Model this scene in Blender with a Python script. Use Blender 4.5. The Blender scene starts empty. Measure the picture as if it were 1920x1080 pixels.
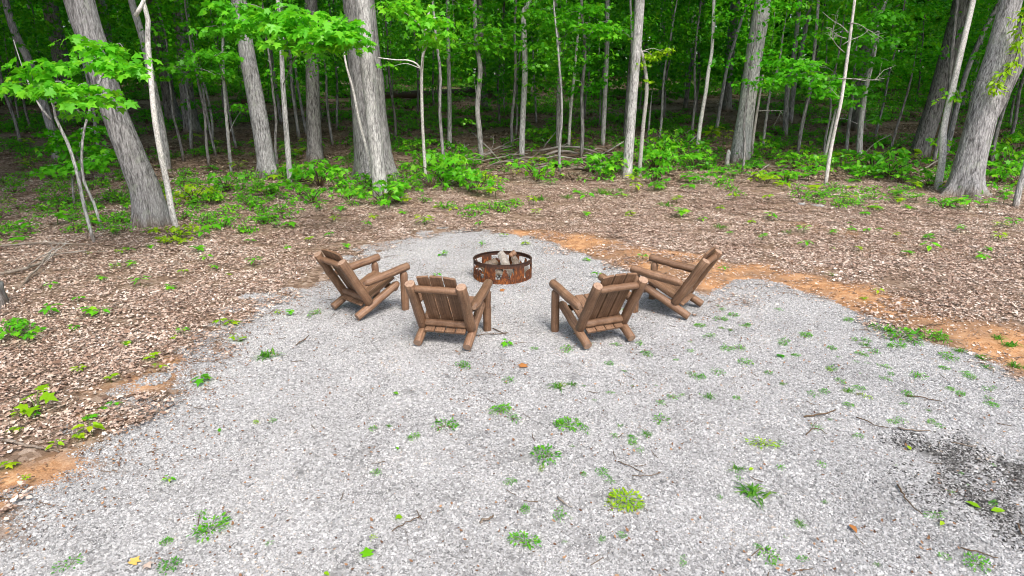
import bpy, math, random
import numpy as np

SC = bpy.context.scene
COL = SC.collection
rng = np.random.default_rng(7)
random.seed(7)
R = math.radians

# ---------------------------------------------------------------- camera, sky, sun, exposure
PITCH, CAMH, FPX = R(17.0), 2.771, 1200.0
cam = bpy.data.cameras.new('camera'); cam.sensor_width = 36; cam.lens = FPX / 1920 * 36
cam.clip_end = 2000; cam.clip_start = 0.05
camo = bpy.data.objects.new('camera', cam); COL.objects.link(camo)
camo.location = (0, 0, CAMH); camo.rotation_euler = (R(90) - PITCH, 0, 0)
SC.camera = camo

SUN_EL, SUN_AZ = R(52), R(160)          # azimuth from +Y, clockwise: behind the camera, a little to the right
w = bpy.data.worlds.new('World'); SC.world = w; w.use_nodes = True
nt = w.node_tree; nt.nodes.clear()
sky = nt.nodes.new('ShaderNodeTexSky'); sky.sky_type = 'NISHITA'; sky.sun_disc = False
sky.sun_elevation = SUN_EL; sky.sun_rotation = SUN_AZ; sky.dust_density = 4.0; sky.air_density = 1.0; sky.ozone_density = 0.6
bg = nt.nodes.new('ShaderNodeBackground'); bg.inputs['Strength'].default_value = 0.15
wo = nt.nodes.new('ShaderNodeOutputWorld')
nt.links.new(sky.outputs[0], bg.inputs[0]); nt.links.new(bg.outputs[0], wo.inputs[0])
sun = bpy.data.lights.new('sun', 'SUN'); sun.energy = 1.5; sun.angle = R(16); sun.color = (1.0, 0.95, 0.88)
suno = bpy.data.objects.new('sun', sun); COL.objects.link(suno); suno.location = (8, -12, 30)
suno.rotation_euler = (R(90) - SUN_EL, 0, R(180) - SUN_AZ)
# a sun lamp shines along its -Z: aim it
from mathutils import Vector
_d = Vector((math.sin(SUN_AZ) * math.cos(SUN_EL), math.cos(SUN_AZ) * math.cos(SUN_EL), math.sin(SUN_EL)))
suno.rotation_euler = _d.to_track_quat('Z', 'Y').to_euler()
SC.view_settings.view_transform = 'Standard'; SC.view_settings.look = 'None'
SC.view_settings.exposure = 1.08; SC.view_settings.gamma = 1.0
SC.render.engine = 'CYCLES'
SC.cycles.max_bounces = 6; SC.cycles.diffuse_bounces = 3; SC.cycles.transmission_bounces = 4; SC.cycles.glossy_bounces = 2
SC.cycles.caustics_reflective = False; SC.cycles.caustics_refractive = False
SC.cycles.use_denoising = True; SC.cycles.filter_width = 1.0

# ---------------------------------------------------------------- maths helpers
def hash2(ix, iy, s):
    h = (ix.astype(np.int64) * 374761393 + iy.astype(np.int64) * 668265263 + s * 974634777) & 0x7fffffff
    h = ((h ^ (h >> 13)) * 1274126177) & 0x7fffffff
    h = h ^ (h >> 16)
    return (h & 0xffffff) / float(0xffffff)

def vnoise(x, y, s=0):
    x = np.asarray(x, float); y = np.asarray(y, float)
    ix, iy = np.floor(x), np.floor(y); fx, fy = x - ix, y - iy
    fx = fx * fx * (3 - 2 * fx); fy = fy * fy * (3 - 2 * fy)
    a, b = hash2(ix, iy, s), hash2(ix + 1, iy, s)
    c, d = hash2(ix, iy + 1, s), hash2(ix + 1, iy + 1, s)
    return (a * (1 - fx) + b * fx) * (1 - fy) + (c * (1 - fx) + d * fx) * fy

def fbm(x, y, s=0, o=4):
    t, a, n = 0, .5, 0
    for i in range(o):
        t = t + a * vnoise(x * 2 ** i, y * 2 ** i, s + i * 17); n += a; a *= .5
    return t / n

def sstep(a, b, x):
    t = np.clip((np.asarray(x, float) - a) / (b - a), 0, 1)
    return t * t * (3 - 2 * t)

def terr(x, y):
    """height of the ground: flat gravel lot, the wood rises gently behind it"""
    x = np.asarray(x, float); y = np.asarray(y, float)
    t = np.clip(y - 10.5, 0, None)
    z = np.where(t < 10, .09 * t * t / 20, .45 + .09 * (t - 10))
    z = np.where(y > 62, .45 + .09 * 41.5 + .03 * (np.minimum(y, 120) - 62), z)
    far = sstep(11, 22, y)
    z = z + far * (.12 * np.sin(.31 * x + .4) * np.sin(.27 * y + 1) + .05 * np.sin(.9 * x + 2) * np.sin(.8 * y))
    z = z + .02 * np.sin(.7 * x + 1) * np.sin(.6 * y + .3) * sstep(3, 6, np.hypot(x, y - 8))
    return z

cp, sp = math.cos(PITCH), math.sin(PITCH)
def ray(px, py):
    u, v = (px - 960) / FPX, (540 - py) / FPX
    return u, cp + v * sp, -sp + v * cp
def gp(px, py):
    """photo pixel -> the point of the ground seen there"""
    dx, dy, dz = ray(px, py)
    lo = 1.0; t = lo
    while t < 160:
        if CAMH + t * dz < float(terr(t * dx, t * dy)): break
        t += .25
    a, b = t - .25, t
    for _ in range(24):
        m = (a + b) / 2
        if CAMH + m * dz < float(terr(m * dx, m * dy)): b = m
        else: a = m
    return np.array([b * dx, b * dy, float(terr(b * dx, b * dy))])
def at(px, py, Y):
    """photo pixel -> point in the upright plane y = Y"""
    dx, dy, dz = ray(px, py); t = Y / dy
    return np.array([t * dx, Y, CAMH + t * dz])
def pxm(P):
    """pixels per metre at a point"""
    return FPX / (P[1] * cp - (P[2] - CAMH) * sp)
def to_px(P):
    P = np.atleast_2d(P); y, z = P[:, 1], P[:, 2] - CAMH
    D = y * cp - z * sp; U = y * sp + z * cp
    return np.stack([960 + FPX * P[:, 0] / D, 540 - FPX * U / D], 1)
def nrm(v):
    v = np.asarray(v, float); return v / np.maximum(np.linalg.norm(v, axis=-1, keepdims=True), 1e-9)
def smooth_path(P, n):
    P = np.asarray(P, float)
    if len(P) < 3:
        t = np.linspace(0, 1, n)[:, None]; return P[0] * (1 - t) + P[-1] * t
    d = np.r_[0, np.cumsum(np.linalg.norm(np.diff(P, axis=0), axis=1))]
    Q = np.vstack([2 * P[0] - P[1], P, 2 * P[-1] - P[-2]])
    out = []
    for s in np.linspace(0, d[-1] * .99999, n):
        i = int(np.searchsorted(d, s, 'right') - 1); i = min(i, len(P) - 2)
        t = (s - d[i]) / max(d[i + 1] - d[i], 1e-9)
        a, b, c, e = Q[i], Q[i + 1], Q[i + 2], Q[i + 3]
        out.append(.5 * ((2 * b) + (-a + c) * t + (2 * a - 5 * b + 4 * c - e) * t * t + (-a + 3 * b - 3 * c + e) * t ** 3))
    return np.array(out)

# ---------------------------------------------------------------- mesh builder
FLAT_ENDS = {'front_leg', 'side_rail', 'back_post', 'armrest', 'crossbar', 'front_stretcher', 'firewood_log'}
class MB:
    def __init__(s):
        s.v, s.f, s.m, s.t, s.n = [], [], [], [], 0
    def add(s, v, f, mat=0, tint=.5):
        v = np.asarray(v, float).reshape(-1, 3); f = np.asarray(f, int)
        s.v.append(v); s.f.append(f + s.n); s.m.append(np.full(len(f), mat, int))
        s.t.append(np.broadcast_to(np.asarray(tint, float), (len(v),)).copy()); s.n += len(v)
        return s
    def tube(s, P, rad, seg=8, mat=0, capmat=None, tint=.5, wob=None):
        P = np.asarray(P, float); n = len(P); rad = np.broadcast_to(np.asarray(rad, float), (n,))
        T = nrm(np.gradient(P, axis=0))
        ref = np.array([0, 0, 1.]) if abs(T[0][2]) < .8 else np.array([1., 0, 0])
        U = np.empty_like(P); u = nrm(np.cross(T[0], ref))
        for i in range(n):
            u = nrm(u - T[i] * (u @ T[i])); U[i] = u
        W = np.cross(T, U)
        a = np.arange(seg) / seg * 2 * math.pi
        rr = rad[:, None] * (np.ones(seg)[None] if wob is None else wob)
        V = P[:, None] + rr[..., None] * (np.cos(a)[None, :, None] * U[:, None] + np.sin(a)[None, :, None] * W[:, None])
        i = np.arange(n - 1)[:, None] * seg; j = np.arange(seg)[None]; k = (j + 1) % seg
        F = np.stack([i + j, i + k, i + seg + k, i + seg + j], -1).reshape(-1, 4)
        b = s.n
        s.add(V.reshape(-1, 3), F, mat, np.tile(np.arange(seg) / seg, n) if isinstance(tint, str) else tint)
        cm = mat if capmat is None else capmat
        c = np.arange(seg)
        if capmat is None:   # welded caps
            s.f.append(b + c[::-1][None]); s.m.append(np.array([cm])); s.f.append(b + (n - 1) * seg + c[None]); s.m.append(np.array([cm]))
        else:
            s.f.append(b + c[::-1][None]); s.m.append(np.array([cm])); s.f.append(b + (n - 1) * seg + c[None]); s.m.append(np.array([cm]))
        return s
    def box(s, c, ax, ay, az, hx, hy, hz, mat=0, tint=.5):
        c, ax, ay, az = map(np.asarray, (c, ax, ay, az)); V = []
        for k in (-1, 1):
            for j in (-1, 1):
                for i in (-1, 1): V.append(c + i * hx * ax + j * hy * ay + k * hz * az)
        return s.add(V, [[0, 2, 3, 1], [4, 5, 7, 6], [0, 1, 5, 4], [2, 6, 7, 3], [0, 4, 6, 2], [1, 3, 7, 5]], mat, tint)
    def leaves(s, pos, axis, nor, size, tmpl, mat=0, tint=None):
        V, F = tmpl; N = len(pos)
        axis = nrm(axis); x = nrm(np.cross(axis, nor)); z = np.cross(x, axis)
        size = np.broadcast_to(np.asarray(size, float), (N,))
        P = pos[:, None] + size[:, None, None] * (V[None, :, :1] * x[:, None] + V[None, :, 1:2] * axis[:, None] + V[None, :, 2:] * z[:, None])
        Fa = (F[None] + (np.arange(N) * len(V))[:, None, None]).reshape(-1, F.shape[1])
        tint = rng.random(N) if tint is None else np.broadcast_to(tint, (N,))
        return s.add(P.reshape(-1, 3), Fa, mat, np.repeat(tint, len(V)))
    def mesh(s, name, mats, smooth=True):
        me = bpy.data.meshes.new(name)
        V = np.concatenate(s.v); me.vertices.add(len(V)); me.vertices.foreach_set('co', V.ravel())
        tot = np.concatenate([np.full(len(f), f.shape[1]) for f in s.f])
        idx = np.concatenate([f.ravel() for f in s.f])
        me.loops.add(len(idx)); me.loops.foreach_set('vertex_index', idx.astype(np.int32))
        me.polygons.add(len(tot)); st = np.r_[0, np.cumsum(tot)[:-1]]
        me.polygons.foreach_set('loop_start', st.astype(np.int32))
        me.polygons.foreach_set('material_index', np.concatenate(s.m).astype(np.int32))
        mi_ = np.concatenate(s.m); me.polygons.foreach_set('use_smooth', np.full(len(tot), bool(smooth)) & ~((mi_ == 1) & (len(mats) > 1 if isinstance(mats, (list, tuple)) else False) & (name in FLAT_ENDS)))
        a = me.attributes.new('tint', 'FLOAT', 'POINT'); a.data.foreach_set('value', np.concatenate(s.t).astype(np.float32))
        for m in (mats if isinstance(mats, (list, tuple)) else [mats]): me.materials.append(m)
        me.update(calc_edges=True); me.validate()
        return me

def link(name, me, parent=None, loc=None):
    o = bpy.data.objects.new(name, me); COL.objects.link(o)
    if parent is not None: o.parent = parent
    if loc is not None: o.location = loc
    return o
def tag(o, label=None, cat=None, group=None, kind=None):
    for k, v in (('label', label), ('category', cat), ('group', group), ('kind', kind)):
        if v: o[k] = v
    return o
def empty(name, loc, rz=0.0):
    o = bpy.data.objects.new(name, None); COL.objects.link(o); o.location = loc; o.rotation_euler = (0, 0, rz)
    o.empty_display_size = .2
    return o

# ---------------------------------------------------------------- materials
def newmat(name):
    m = bpy.data.materials.new(name); m.use_nodes = True
    t = m.node_tree; t.nodes.clear()
    return m, t
def N(t, typ, **kw):
    n = t.nodes.new(typ)
    for k, v in kw.items():
        if k.startswith('i_'):
            key = k[2:]
            n.inputs[int(key) if key.isdigit() else key].default_value = v
        else: setattr(n, k, v)
    return n
def L(t, a, b): t.links.new(a, b)
def ramp(t, fac, stops, interp='LINEAR'):
    r = t.nodes.new('ShaderNodeValToRGB'); e = r.color_ramp.elements; r.color_ramp.interpolation = interp
    while len(e) < len(stops): e.new(.5)
    for el, (p, c) in zip(e, stops):
        el.position = p; el.color = (c[0], c[1], c[2], 1)
    L(t, fac, r.inputs[0]); return r.outputs[0]
def mixc(t, fac, a, b, mode='MIX'):
    n = t.nodes.new('ShaderNodeMix'); n.data_type = 'RGBA'; n.blend_type = mode
    for s, v in ((n.inputs[0], fac), (n.inputs[6], a), (n.inputs[7], b)):
        if isinstance(v, (int, float)): s.default_value = v
        elif isinstance(v, tuple): s.default_value = (*v, 1)
        else: L(t, v, s)
    return n.outputs[2]
def mth(t, op, a, b=0.0, clamp=False):
    n = t.nodes.new('ShaderNodeMath'); n.operation = op; n.use_clamp = clamp
    for s, v in ((n.inputs[0], a), (n.inputs[1], b)):
        if isinstance(v, (int, float)): s.default_value = v
        else: L(t, v, s)
    return n.outputs[0]
def attr(t, name): return N(t, 'ShaderNodeAttribute', attribute_name=name).outputs['Fac']
def coords(t, scale=(1, 1, 1), which='Object'):
    tc = N(t, 'ShaderNodeTexCoord'); mp = N(t, 'ShaderNodeMapping'); mp.inputs['Scale'].default_value = scale
    L(t, tc.outputs[which], mp.inputs[0]); return mp.outputs[0]
def noise(t, vec, scale, detail=4, rough=.6, dist=0.0):
    n = N(t, 'ShaderNodeTexNoise'); n.inputs['Scale'].default_value = scale; n.inputs['Detail'].default_value = detail
    n.inputs['Roughness'].default_value = rough; n.inputs['Distortion'].default_value = dist
    L(t, vec, n.inputs['Vector']); return n.outputs['Fac']
def out(t, col, rough=.8, bump=None, bstr=.5, bdist=.02, spec=.3, translucent=None, tfac=.4):
    b = N(t, 'ShaderNodeBsdfPrincipled'); o = N(t, 'ShaderNodeOutputMaterial')
    if isinstance(col, tuple): b.inputs['Base Color'].default_value = (*col, 1)
    else: L(t, col, b.inputs['Base Color'])
    if isinstance(rough, (int, float)): b.inputs['Roughness'].default_value = rough
    else: L(t, rough, b.inputs['Roughness'])
    b.inputs['Specular IOR Level'].default_value = spec
    if bump is not None:
        bp = N(t, 'ShaderNodeBump'); bp.inputs['Strength'].default_value = bstr; bp.inputs['Distance'].default_value = bdist
        L(t, bump, bp.inputs['Height']); L(t, bp.outputs[0], b.inputs['Normal'])
    if translucent is not None:
        tr = N(t, 'ShaderNodeBsdfTranslucent'); L(t, translucent, tr.inputs[0])
        mx = N(t, 'ShaderNodeMixShader'); mx.inputs[0].default_value = tfac
        L(t, b.outputs[0], mx.inputs[1]); L(t, tr.outputs[0], mx.inputs[2]); L(t, mx.outputs[0], o.inputs[0])
    else: L(t, b.outputs[0], o.inputs[0])
    return b

def leaf_mat(name, stops, tstops, var=.25):
    m, t = newmat(name)
    oi = N(t, 'ShaderNodeObjectInfo').outputs['Random']
    f = mth(t, 'ADD', mth(t, 'MULTIPLY', attr(t, 'tint'), 1 - var), mth(t, 'MULTIPLY', oi, var))
    c = ramp(t, f, stops); c2 = ramp(t, f, tstops)
    out(t, c, rough=.45, spec=.35, translucent=c2, tfac=.45)
    return m
M = {}
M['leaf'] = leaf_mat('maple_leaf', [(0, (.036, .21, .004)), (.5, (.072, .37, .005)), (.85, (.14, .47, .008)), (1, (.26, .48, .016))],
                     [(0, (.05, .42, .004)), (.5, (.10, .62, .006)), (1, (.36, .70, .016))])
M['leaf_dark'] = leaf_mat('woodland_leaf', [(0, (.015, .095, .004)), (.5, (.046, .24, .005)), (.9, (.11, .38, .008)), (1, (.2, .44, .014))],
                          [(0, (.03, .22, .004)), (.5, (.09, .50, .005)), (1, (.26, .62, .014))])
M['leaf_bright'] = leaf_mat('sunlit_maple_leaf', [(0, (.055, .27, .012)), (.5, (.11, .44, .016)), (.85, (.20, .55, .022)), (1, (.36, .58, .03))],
                     [(0, (.09, .50, .01)), (.5, (.18, .72, .014)), (1, (.46, .78, .024))])  # lighter copy of the maple leaf, open daylight put into its colour
M['leaf_yellow'] = leaf_mat('young_leaf', [(0, (.15, .38, .006)), (.5, (.27, .50, .01)), (1, (.42, .54, .02))],
                            [(0, (.22, .55, .006)), (.5, (.38, .66, .01)), (1, (.58, .70, .03))])
M['weed'] = leaf_mat('weed_leaf', [(0, (.04, .22, .014)), (.5, (.085, .36, .016)), (1, (.19, .48, .02))],
                     [(0, (.06, .36, .01)), (.5, (.13, .52, .014)), (1, (.28, .62, .03))])
M['grass'] = leaf_mat('grass_blade', [(0, (.035, .15, .012)), (.6, (.09, .30, .02)), (1, (.26, .34, .06))],
                      [(0, (.06, .28, .01)), (.6, (.12, .42, .02)), (1, (.3, .42, .06))])

def bark_mat(name, dark, mid, pale, sx=26., sz=3.2, bd=.03, moss=0.0, pale_amt=.5):
    m, t = newmat(name)
    v = coords(t, (sx, sx, sz)); f = noise(t, v, 1.0, 8, .62, .35)
    v2 = coords(t, (5, 5, .9)); f2 = noise(t, v2, 1.0, 4, .6)
    v3 = coords(t, (sx * 2.2, sx * 2.2, sz * 2.2)); f3 = noise(t, v3, 1.0, 6, .7)
    c = ramp(t, f, [(.38, dark), (.47, mid), (.56, pale)])
    c = mixc(t, mth(t, 'MULTIPLY', ramp(t, f2, [(.42, (0, 0, 0)), (.7, (1, 1, 1))]), pale_amt), c, tuple(min(1, x * 1.25) for x in pale))
    c = mixc(t, ramp(t, f3, [(.35, (.75,) * 3), (.62, (0, 0, 0))]), c, tuple(x * .7 for x in dark))
    oi = N(t, 'ShaderNodeObjectInfo').outputs['Random']
    c = mixc(t, 1.0, c, ramp(t, oi, [(0, (.72, .70, .68)), (.5, (.95, .95, .95)), (1, (1.12, 1.12, 1.1))]), 'MULTIPLY')
    lich = noise(t, coords(t, (3.5, 3.5, 2.2)), 1, 6, .75)
    c = mixc(t, mth(t, 'MULTIPLY', ramp(t, lich, [(.56, (0, 0, 0)), (.64, (1, 1, 1))]), .38), c, (.30, .335, .27))
    # brown, damp foot of the trunk
    sep = N(t, 'ShaderNodeSeparateXYZ'); L(t, coords(t), sep.inputs[0])
    foot = ramp(t, mth(t, 'ADD', sep.outputs[2], mth(t, 'MULTIPLY', f2, .5)), [(.25, (1, 1, 1)), (.62, (0, 0, 0))])
    c = mixc(t, mth(t, 'MULTIPLY', foot, .75), c, (.13, .085, .05))
    out(t, c, .9, mth(t, 'ADD', f, mth(t, 'MULTIPLY', f3, .4)), .9, bd, .2)
    return m
M['bark'] = bark_mat('grey_bark', (.085, .083, .084), (.26, .258, .264), (.45, .45, .46), 26, 4.4, .03)
M['bark_brown'] = bark_mat('brown_grey_bark', (.05, .047, .046), (.185, .181, .180), (.33, .325, .325), 27, 4.2, .04)
M['bark_pale'] = bark_mat('pale_bark', (.13, .128, .128), (.37, .368, .370), (.56, .56, .56), 30, 6, .025, pale_amt=.6)
M['bark_white'] = bark_mat('white_bark', (.26, .25, .24), (.60, .59, .57), (.80, .79, .77), 40, 14, .008, pale_amt=.8)
M['dead'] = bark_mat('dead_wood', (.12, .11, .10), (.36, .345, .33), (.54, .53, .51), 60, 60, .006)
M['dead_dark'] = bark_mat('dark_dead_wood', (.02, .017, .014), (.06, .05, .042), (.13, .115, .1), 40, 40, .008)
M['twig'] = bark_mat('twig_bark', (.02, .016, .014), (.065, .052, .044), (.14, .115, .1), 90, 90, .003)
M['stem'] = newmat('green_stem')[0]; _t = M['stem'].node_tree; out(_t, (.10, .14, .04), .7)

def wood_mat():
    m, t = newmat('brown_stained_log')
    f = noise(t, coords(t, (60, 60, 60)), 1, 6, .6); f2 = noise(t, coords(t, (7, 7, 7)), 1, 6, .7, .8)
    f3 = noise(t, coords(t, (26, 26, 26)), 1, 3, .5)
    cx = N(t, 'ShaderNodeCombineXYZ'); L(t, mth(t, 'MULTIPLY', attr(t, 'tint'), 22), cx.inputs[0])
    va = N(t, 'ShaderNodeVectorMath', operation='ADD'); L(t, cx.outputs[0], va.inputs[0]); L(t, coords(t, (0, 2.2, 2.2)), va.inputs[1])
    gr = noise(t, va.outputs[0], 1, 6, .7)
    on = N(t, 'ShaderNodeObjectInfo'); oi = on.outputs['Random']
    c = ramp(t, f2, [(.25, (.112, .061, .036)), (.45, (.165, .096, .058)), (.6, (.200, .123, .078)), (.8, (.265, .180, .125))])
    c = mixc(t, ramp(t, gr, [(.36, (.75,) * 3), (.52, (0, 0, 0))]), c, (.072, .042, .027))
    c = mixc(t, ramp(t, gr, [(.56, (0, 0, 0)), (.72, (.6,) * 3)]), c, (.30, .215, .155))
    c = mixc(t, ramp(t, f, [(.3, (.45,) * 3), (.55, (0, 0, 0))]), c, (.07, .042, .026))
    c = mixc(t, ramp(t, f3, [(.68, (0, 0, 0)), (.74, (.7,) * 3)]), c, (.06, .03, .018))     # knots
    c = mixc(t, 1.0, c, ramp(t, oi, [(0, (.98, .93, .88)), (1, (1.32, 1.26, 1.20))]), 'MULTIPLY')
    out(t, c, mth(t, 'ADD', mth(t, 'MULTIPLY', f2, .35), .36), mth(t, 'ADD', f, mth(t, 'ADD', f2, f3)), .5, .008, .4)
    return m
M['log'] = wood_mat()
def end_mat():
    m, t = newmat('log_end_grain')
    f = noise(t, coords(t, (30, 30, 30)), 1, 6, .7)
    c = ramp(t, f, [(.3, (.13, .075, .05)), (.45, (.28, .185, .13)), (.7, (.36, .25, .18))])
    out(t, c, .85, f, .4, .004); return m
M['end'] = end_mat()

def rust_mat():
    m, t = newmat('rusted_steel')
    sep = N(t, 'ShaderNodeSeparateXYZ'); L(t, coords(t), sep.inputs[0])
    f = noise(t, coords(t, (9, 9, 5)), 1, 6, .7, .6); g = noise(t, coords(t, (45, 45, 14)), 1, 6, .7)
    c = ramp(t, f, [(.34, (.045, .018, .011)), (.47, (.17, .052, .017)), (.57, (.37, .115, .022)), (.70, (.50, .19, .04))])
    c = mixc(t, ramp(t, g, [(.42, (.9,) * 3), (.62, (0, 0, 0))]), c, (.04, .018, .012))
    soot = ramp(t, mth(t, 'ADD', sep.outputs[2], mth(t, 'MULTIPLY', f, .16)), [(.27, (0, 0, 0)), (.36, (1, 1, 1))])
    c = mixc(t, mth(t, 'MULTIPLY', soot, .85), c, (.035, .022, .018))
    out(t, c, .85, g, .5, .004, .3); return m
M['rust'] = rust_mat()

def tint_mat(name, stops, rough=.9, nz=120., bstr=.3, var=.15, spec=.25, patchy=0.0, pscale=.9):
    m, t = newmat(name)
    on = N(t, 'ShaderNodeObjectInfo'); oi = on.outputs['Random']
    f = mth(t, 'ADD', mth(t, 'MULTIPLY', attr(t, 'tint'), 1 - var), mth(t, 'MULTIPLY', oi, var))
    if patchy:
        pn = noise(t, on.outputs['Location'], pscale, 5, .65)
        f = mth(t, 'ADD', f, mth(t, 'MULTIPLY', mth(t, 'SUBTRACT', pn, .5), patchy), True)
    c = ramp(t, f, stops)
    n = noise(t, coords(t, (nz,) * 3), 1, 3, .6)
    c = mixc(t, .35, c, ramp(t, n, [(.3, (.55,) * 3), (.7, (1.3,) * 3)]), 'MULTIPLY')
    out(t, c, rough, n, bstr, .003, spec); return m
M['stone'] = tint_mat('crushed_limestone', [(0, (.115, .116, .118)), (.14, (.20, .202, .205)), (.45, (.31, .313, .318)), (.8, (.41, .414, .419)), (.95, (.54, .543, .547)), (1, (.36, .30, .24))], patchy=.55)
M['charred_stone'] = tint_mat('sooty_stone', [(0, (.02, .02, .02)), (.4, (.06, .059, .058)), (.7, (.16, .157, .153)), (1, (.42, .42, .42))])
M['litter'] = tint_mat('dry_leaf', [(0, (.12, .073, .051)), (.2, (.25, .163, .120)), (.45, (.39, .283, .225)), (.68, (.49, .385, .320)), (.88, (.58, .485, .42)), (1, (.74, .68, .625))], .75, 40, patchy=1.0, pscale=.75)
M['litter_shade'] = tint_mat('shade_tinted_leaf', [(0, (.07, .05, .03)), (.3, (.15, .11, .07)), (.6, (.24, .185, .125)), (.85, (.33, .27, .195)), (1, (.46, .40, .32))], .8, 40, patchy=.8)  # dry litter recoloured: the wood's shade and green bounce put into the colour
M['debris'] = tint_mat('brown_leaf_bits', [(0, (.06, .03, .018)), (.4, (.16, .085, .05)), (.8, (.30, .17, .09)), (1, (.40, .27, .17))], .8, 40)
M['ash'] = tint_mat('wood_ash', [(0, (.2, .2, .2)), (.5, (.42, .42, .415)), (1, (.62, .62, .61))])

# ---------------------------------------------------------------- where gravel, clay and char lie
edge_px = [(0, 1010), (70, 955), (150, 905), (230, 845), (310, 790), (370, 725), (420, 665), (470, 610), (520, 575), (590, 555), (655, 520), (700, 485),
           (745, 462), (800, 445), (880, 436), (950, 440), (1020, 455), (1085, 478), (1130, 492), (1190, 515), (1260, 545), (1330, 562), (1390, 530), (1440, 528),
           (1510, 552), (1580, 578), (1660, 612), (1740, 645), (1820, 672), (1900, 705), (1960, 730)]
poly = [gp(*p)[:2] for p in edge_px]
poly = [(-12, -14), (-9.5, -6), (-6.2, 1.2)] + [tuple(p) for p in poly] + [(9.5, 5.0), (12, 0), (12, -14)]
poly = np.array(poly)
def seg_dist(x, y, A, B):
    d = B - A; t = np.clip(((x - A[0]) * d[0] + (y - A[1]) * d[1]) / (d @ d), 0, 1)
    return np.hypot(x - A[0] - t * d[0], y - A[1] - t * d[1]), t
def gravel_sd(x, y):
    """signed distance to the gravel edge, positive inside"""
    d = np.full(x.shape, 1e9); ins = np.zeros(x.shape, bool)
    for i in range(len(poly)):
        A, B = poly[i], poly[(i + 1) % len(poly)]
        d = np.minimum(d, seg_dist(x, y, A, B)[0])
        c = (A[1] > y) != (B[1] > y)
        xi = (B[0] - A[0]) * (y - A[1]) / (B[1] - A[1] + 1e-12) + A[0]
        ins ^= c & (x < xi)
    return np.where(ins, d, -d) + .28 * (fbm(x * 1.7, y * 1.7, 3) - .5) + .16 * (fbm(x * 7, y * 7, 4) - .5)
clay_px = [(950, 434, .16), (1010, 441, .42), (1090, 458, .52), (1180, 476, .70), (1270, 498, .86), (1350, 526, .76), (1420, 508, .46), (1500, 528, .46), (1580, 548, .58),
           (1670, 580, .60), (1760, 604, .64), (1840, 632, .66), (1920, 660, .68), (2000, 692, .68)]
clay_l = [(gp(a, b)[:2], r) for a, b, r in clay_px]
clay_spots = [(gp(a, b)[:2], r, s) for a, b, r, s in [(345, 682, .26, .9), (240, 735, .3, .4), (165, 775, .3, .35), (120, 880, .26, .6), (55, 905, .26, .7), (150, 905, .2, .5),
              (1640, 440, .9, .3), (1720, 470, .8, .25), (1480, 500, .5, .2), (1100, 445, .35, .8), (1360, 560, .35, .8), (1520, 425, .35, .6), (20, 930, .26, .5), (300, 700, .3, .4)]]
def clay_at(x, y):
    c = np.zeros(x.shape)
    for (A, ra), (B, rb) in zip(clay_l, clay_l[1:]):
        d, t = seg_dist(x, y, A, B); c = np.maximum(c, 1 - sstep(.45, 1.25, d / (ra + (rb - ra) * t)))
    for A, r, s in clay_spots:
        c = np.maximum(c, s * (1 - sstep(.3, 1.2, np.hypot((x - A[0]) * .8, y - A[1]) / r)))
    n = fbm(x * 2.6, y * 2.6, 9); n2 = fbm(x * 9, y * 9, 10)
    return np.clip(c * 1.25 + (n - .5) * 1.5 * (c > .02) + (n2 - .5) * .8 * (c > .02), 0, 1)
char_spots = [(gp(a, b)[:2], r, s) for a, b, r, s in [(1745, 835, .42, .95), (1715, 850, .3, .6), (1800, 850, .5, .95), (1885, 870, .45, .7), (1905, 940, .4, .8), (1830, 890, .5, .9), (1840, 940, .42, 1.0), (1870, 980, .28, .8), (1900, 1010, .2, .7), (1780, 890, .4, .45), (1700, 820, .2, .5), (60, 960, .2, .25)]]
def char_at(x, y):
    c = np.zeros(x.shape)
    for A, r, s in char_spots: c = np.maximum(c, s * (1 - sstep(.1, 1.0, np.hypot(x - A[0], y - A[1]) / r)))
    return np.clip(c * (2.4 * fbm(x * 5, y * 5, 21) - .42), 0, .8)

# ---------------------------------------------------------------- the ground sheet
def axis_pts(lo, hi, step, far, grow=1.25):
    a = list(np.arange(lo, hi + 1e-6, step)); s = step
    r = [a[-1]]
    while r[-1] < far: s *= grow; r.append(r[-1] + s)
    s = step; l = [a[0]]
    while l[-1] > -far: s *= grow; l.append(l[-1] - s)
    return np.array(l[:0:-1] + a + r[1:])
gx, gy = axis_pts(-11, 11, .075, 420), axis_pts(2.5, 18, .075, 420)
X, Y = np.meshgrid(gx, gy)
g = MB(); nx, ny = len(gx), len(gy)
ii = (np.arange(ny - 1)[:, None] * nx + np.arange(nx - 1)[None])
F = np.stack([ii, ii + 1, ii + nx + 1, ii + nx], -1).reshape(-1, 4)
xs, ys = X.ravel(), Y.ravel()
GS = gravel_sd(xs, ys)
zs = terr(xs, ys) + .035 * sstep(0, .6, -GS) * sstep(-30, -20, -np.abs(xs)) * (.4 + fbm(xs * 1.3, ys * 1.3, 5)) * (ys < 40)
def ground_z(x, y):
    x = np.asarray(x, float); y = np.asarray(y, float)
    return terr(x, y) + .035 * sstep(0, .6, -gravel_sd(x, y)) * sstep(-30, -20, -np.abs(x)) * (.4 + fbm(x * 1.3, y * 1.3, 5)) * (y < 40)
g.add(np.stack([xs, ys, zs], 1), F)
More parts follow.
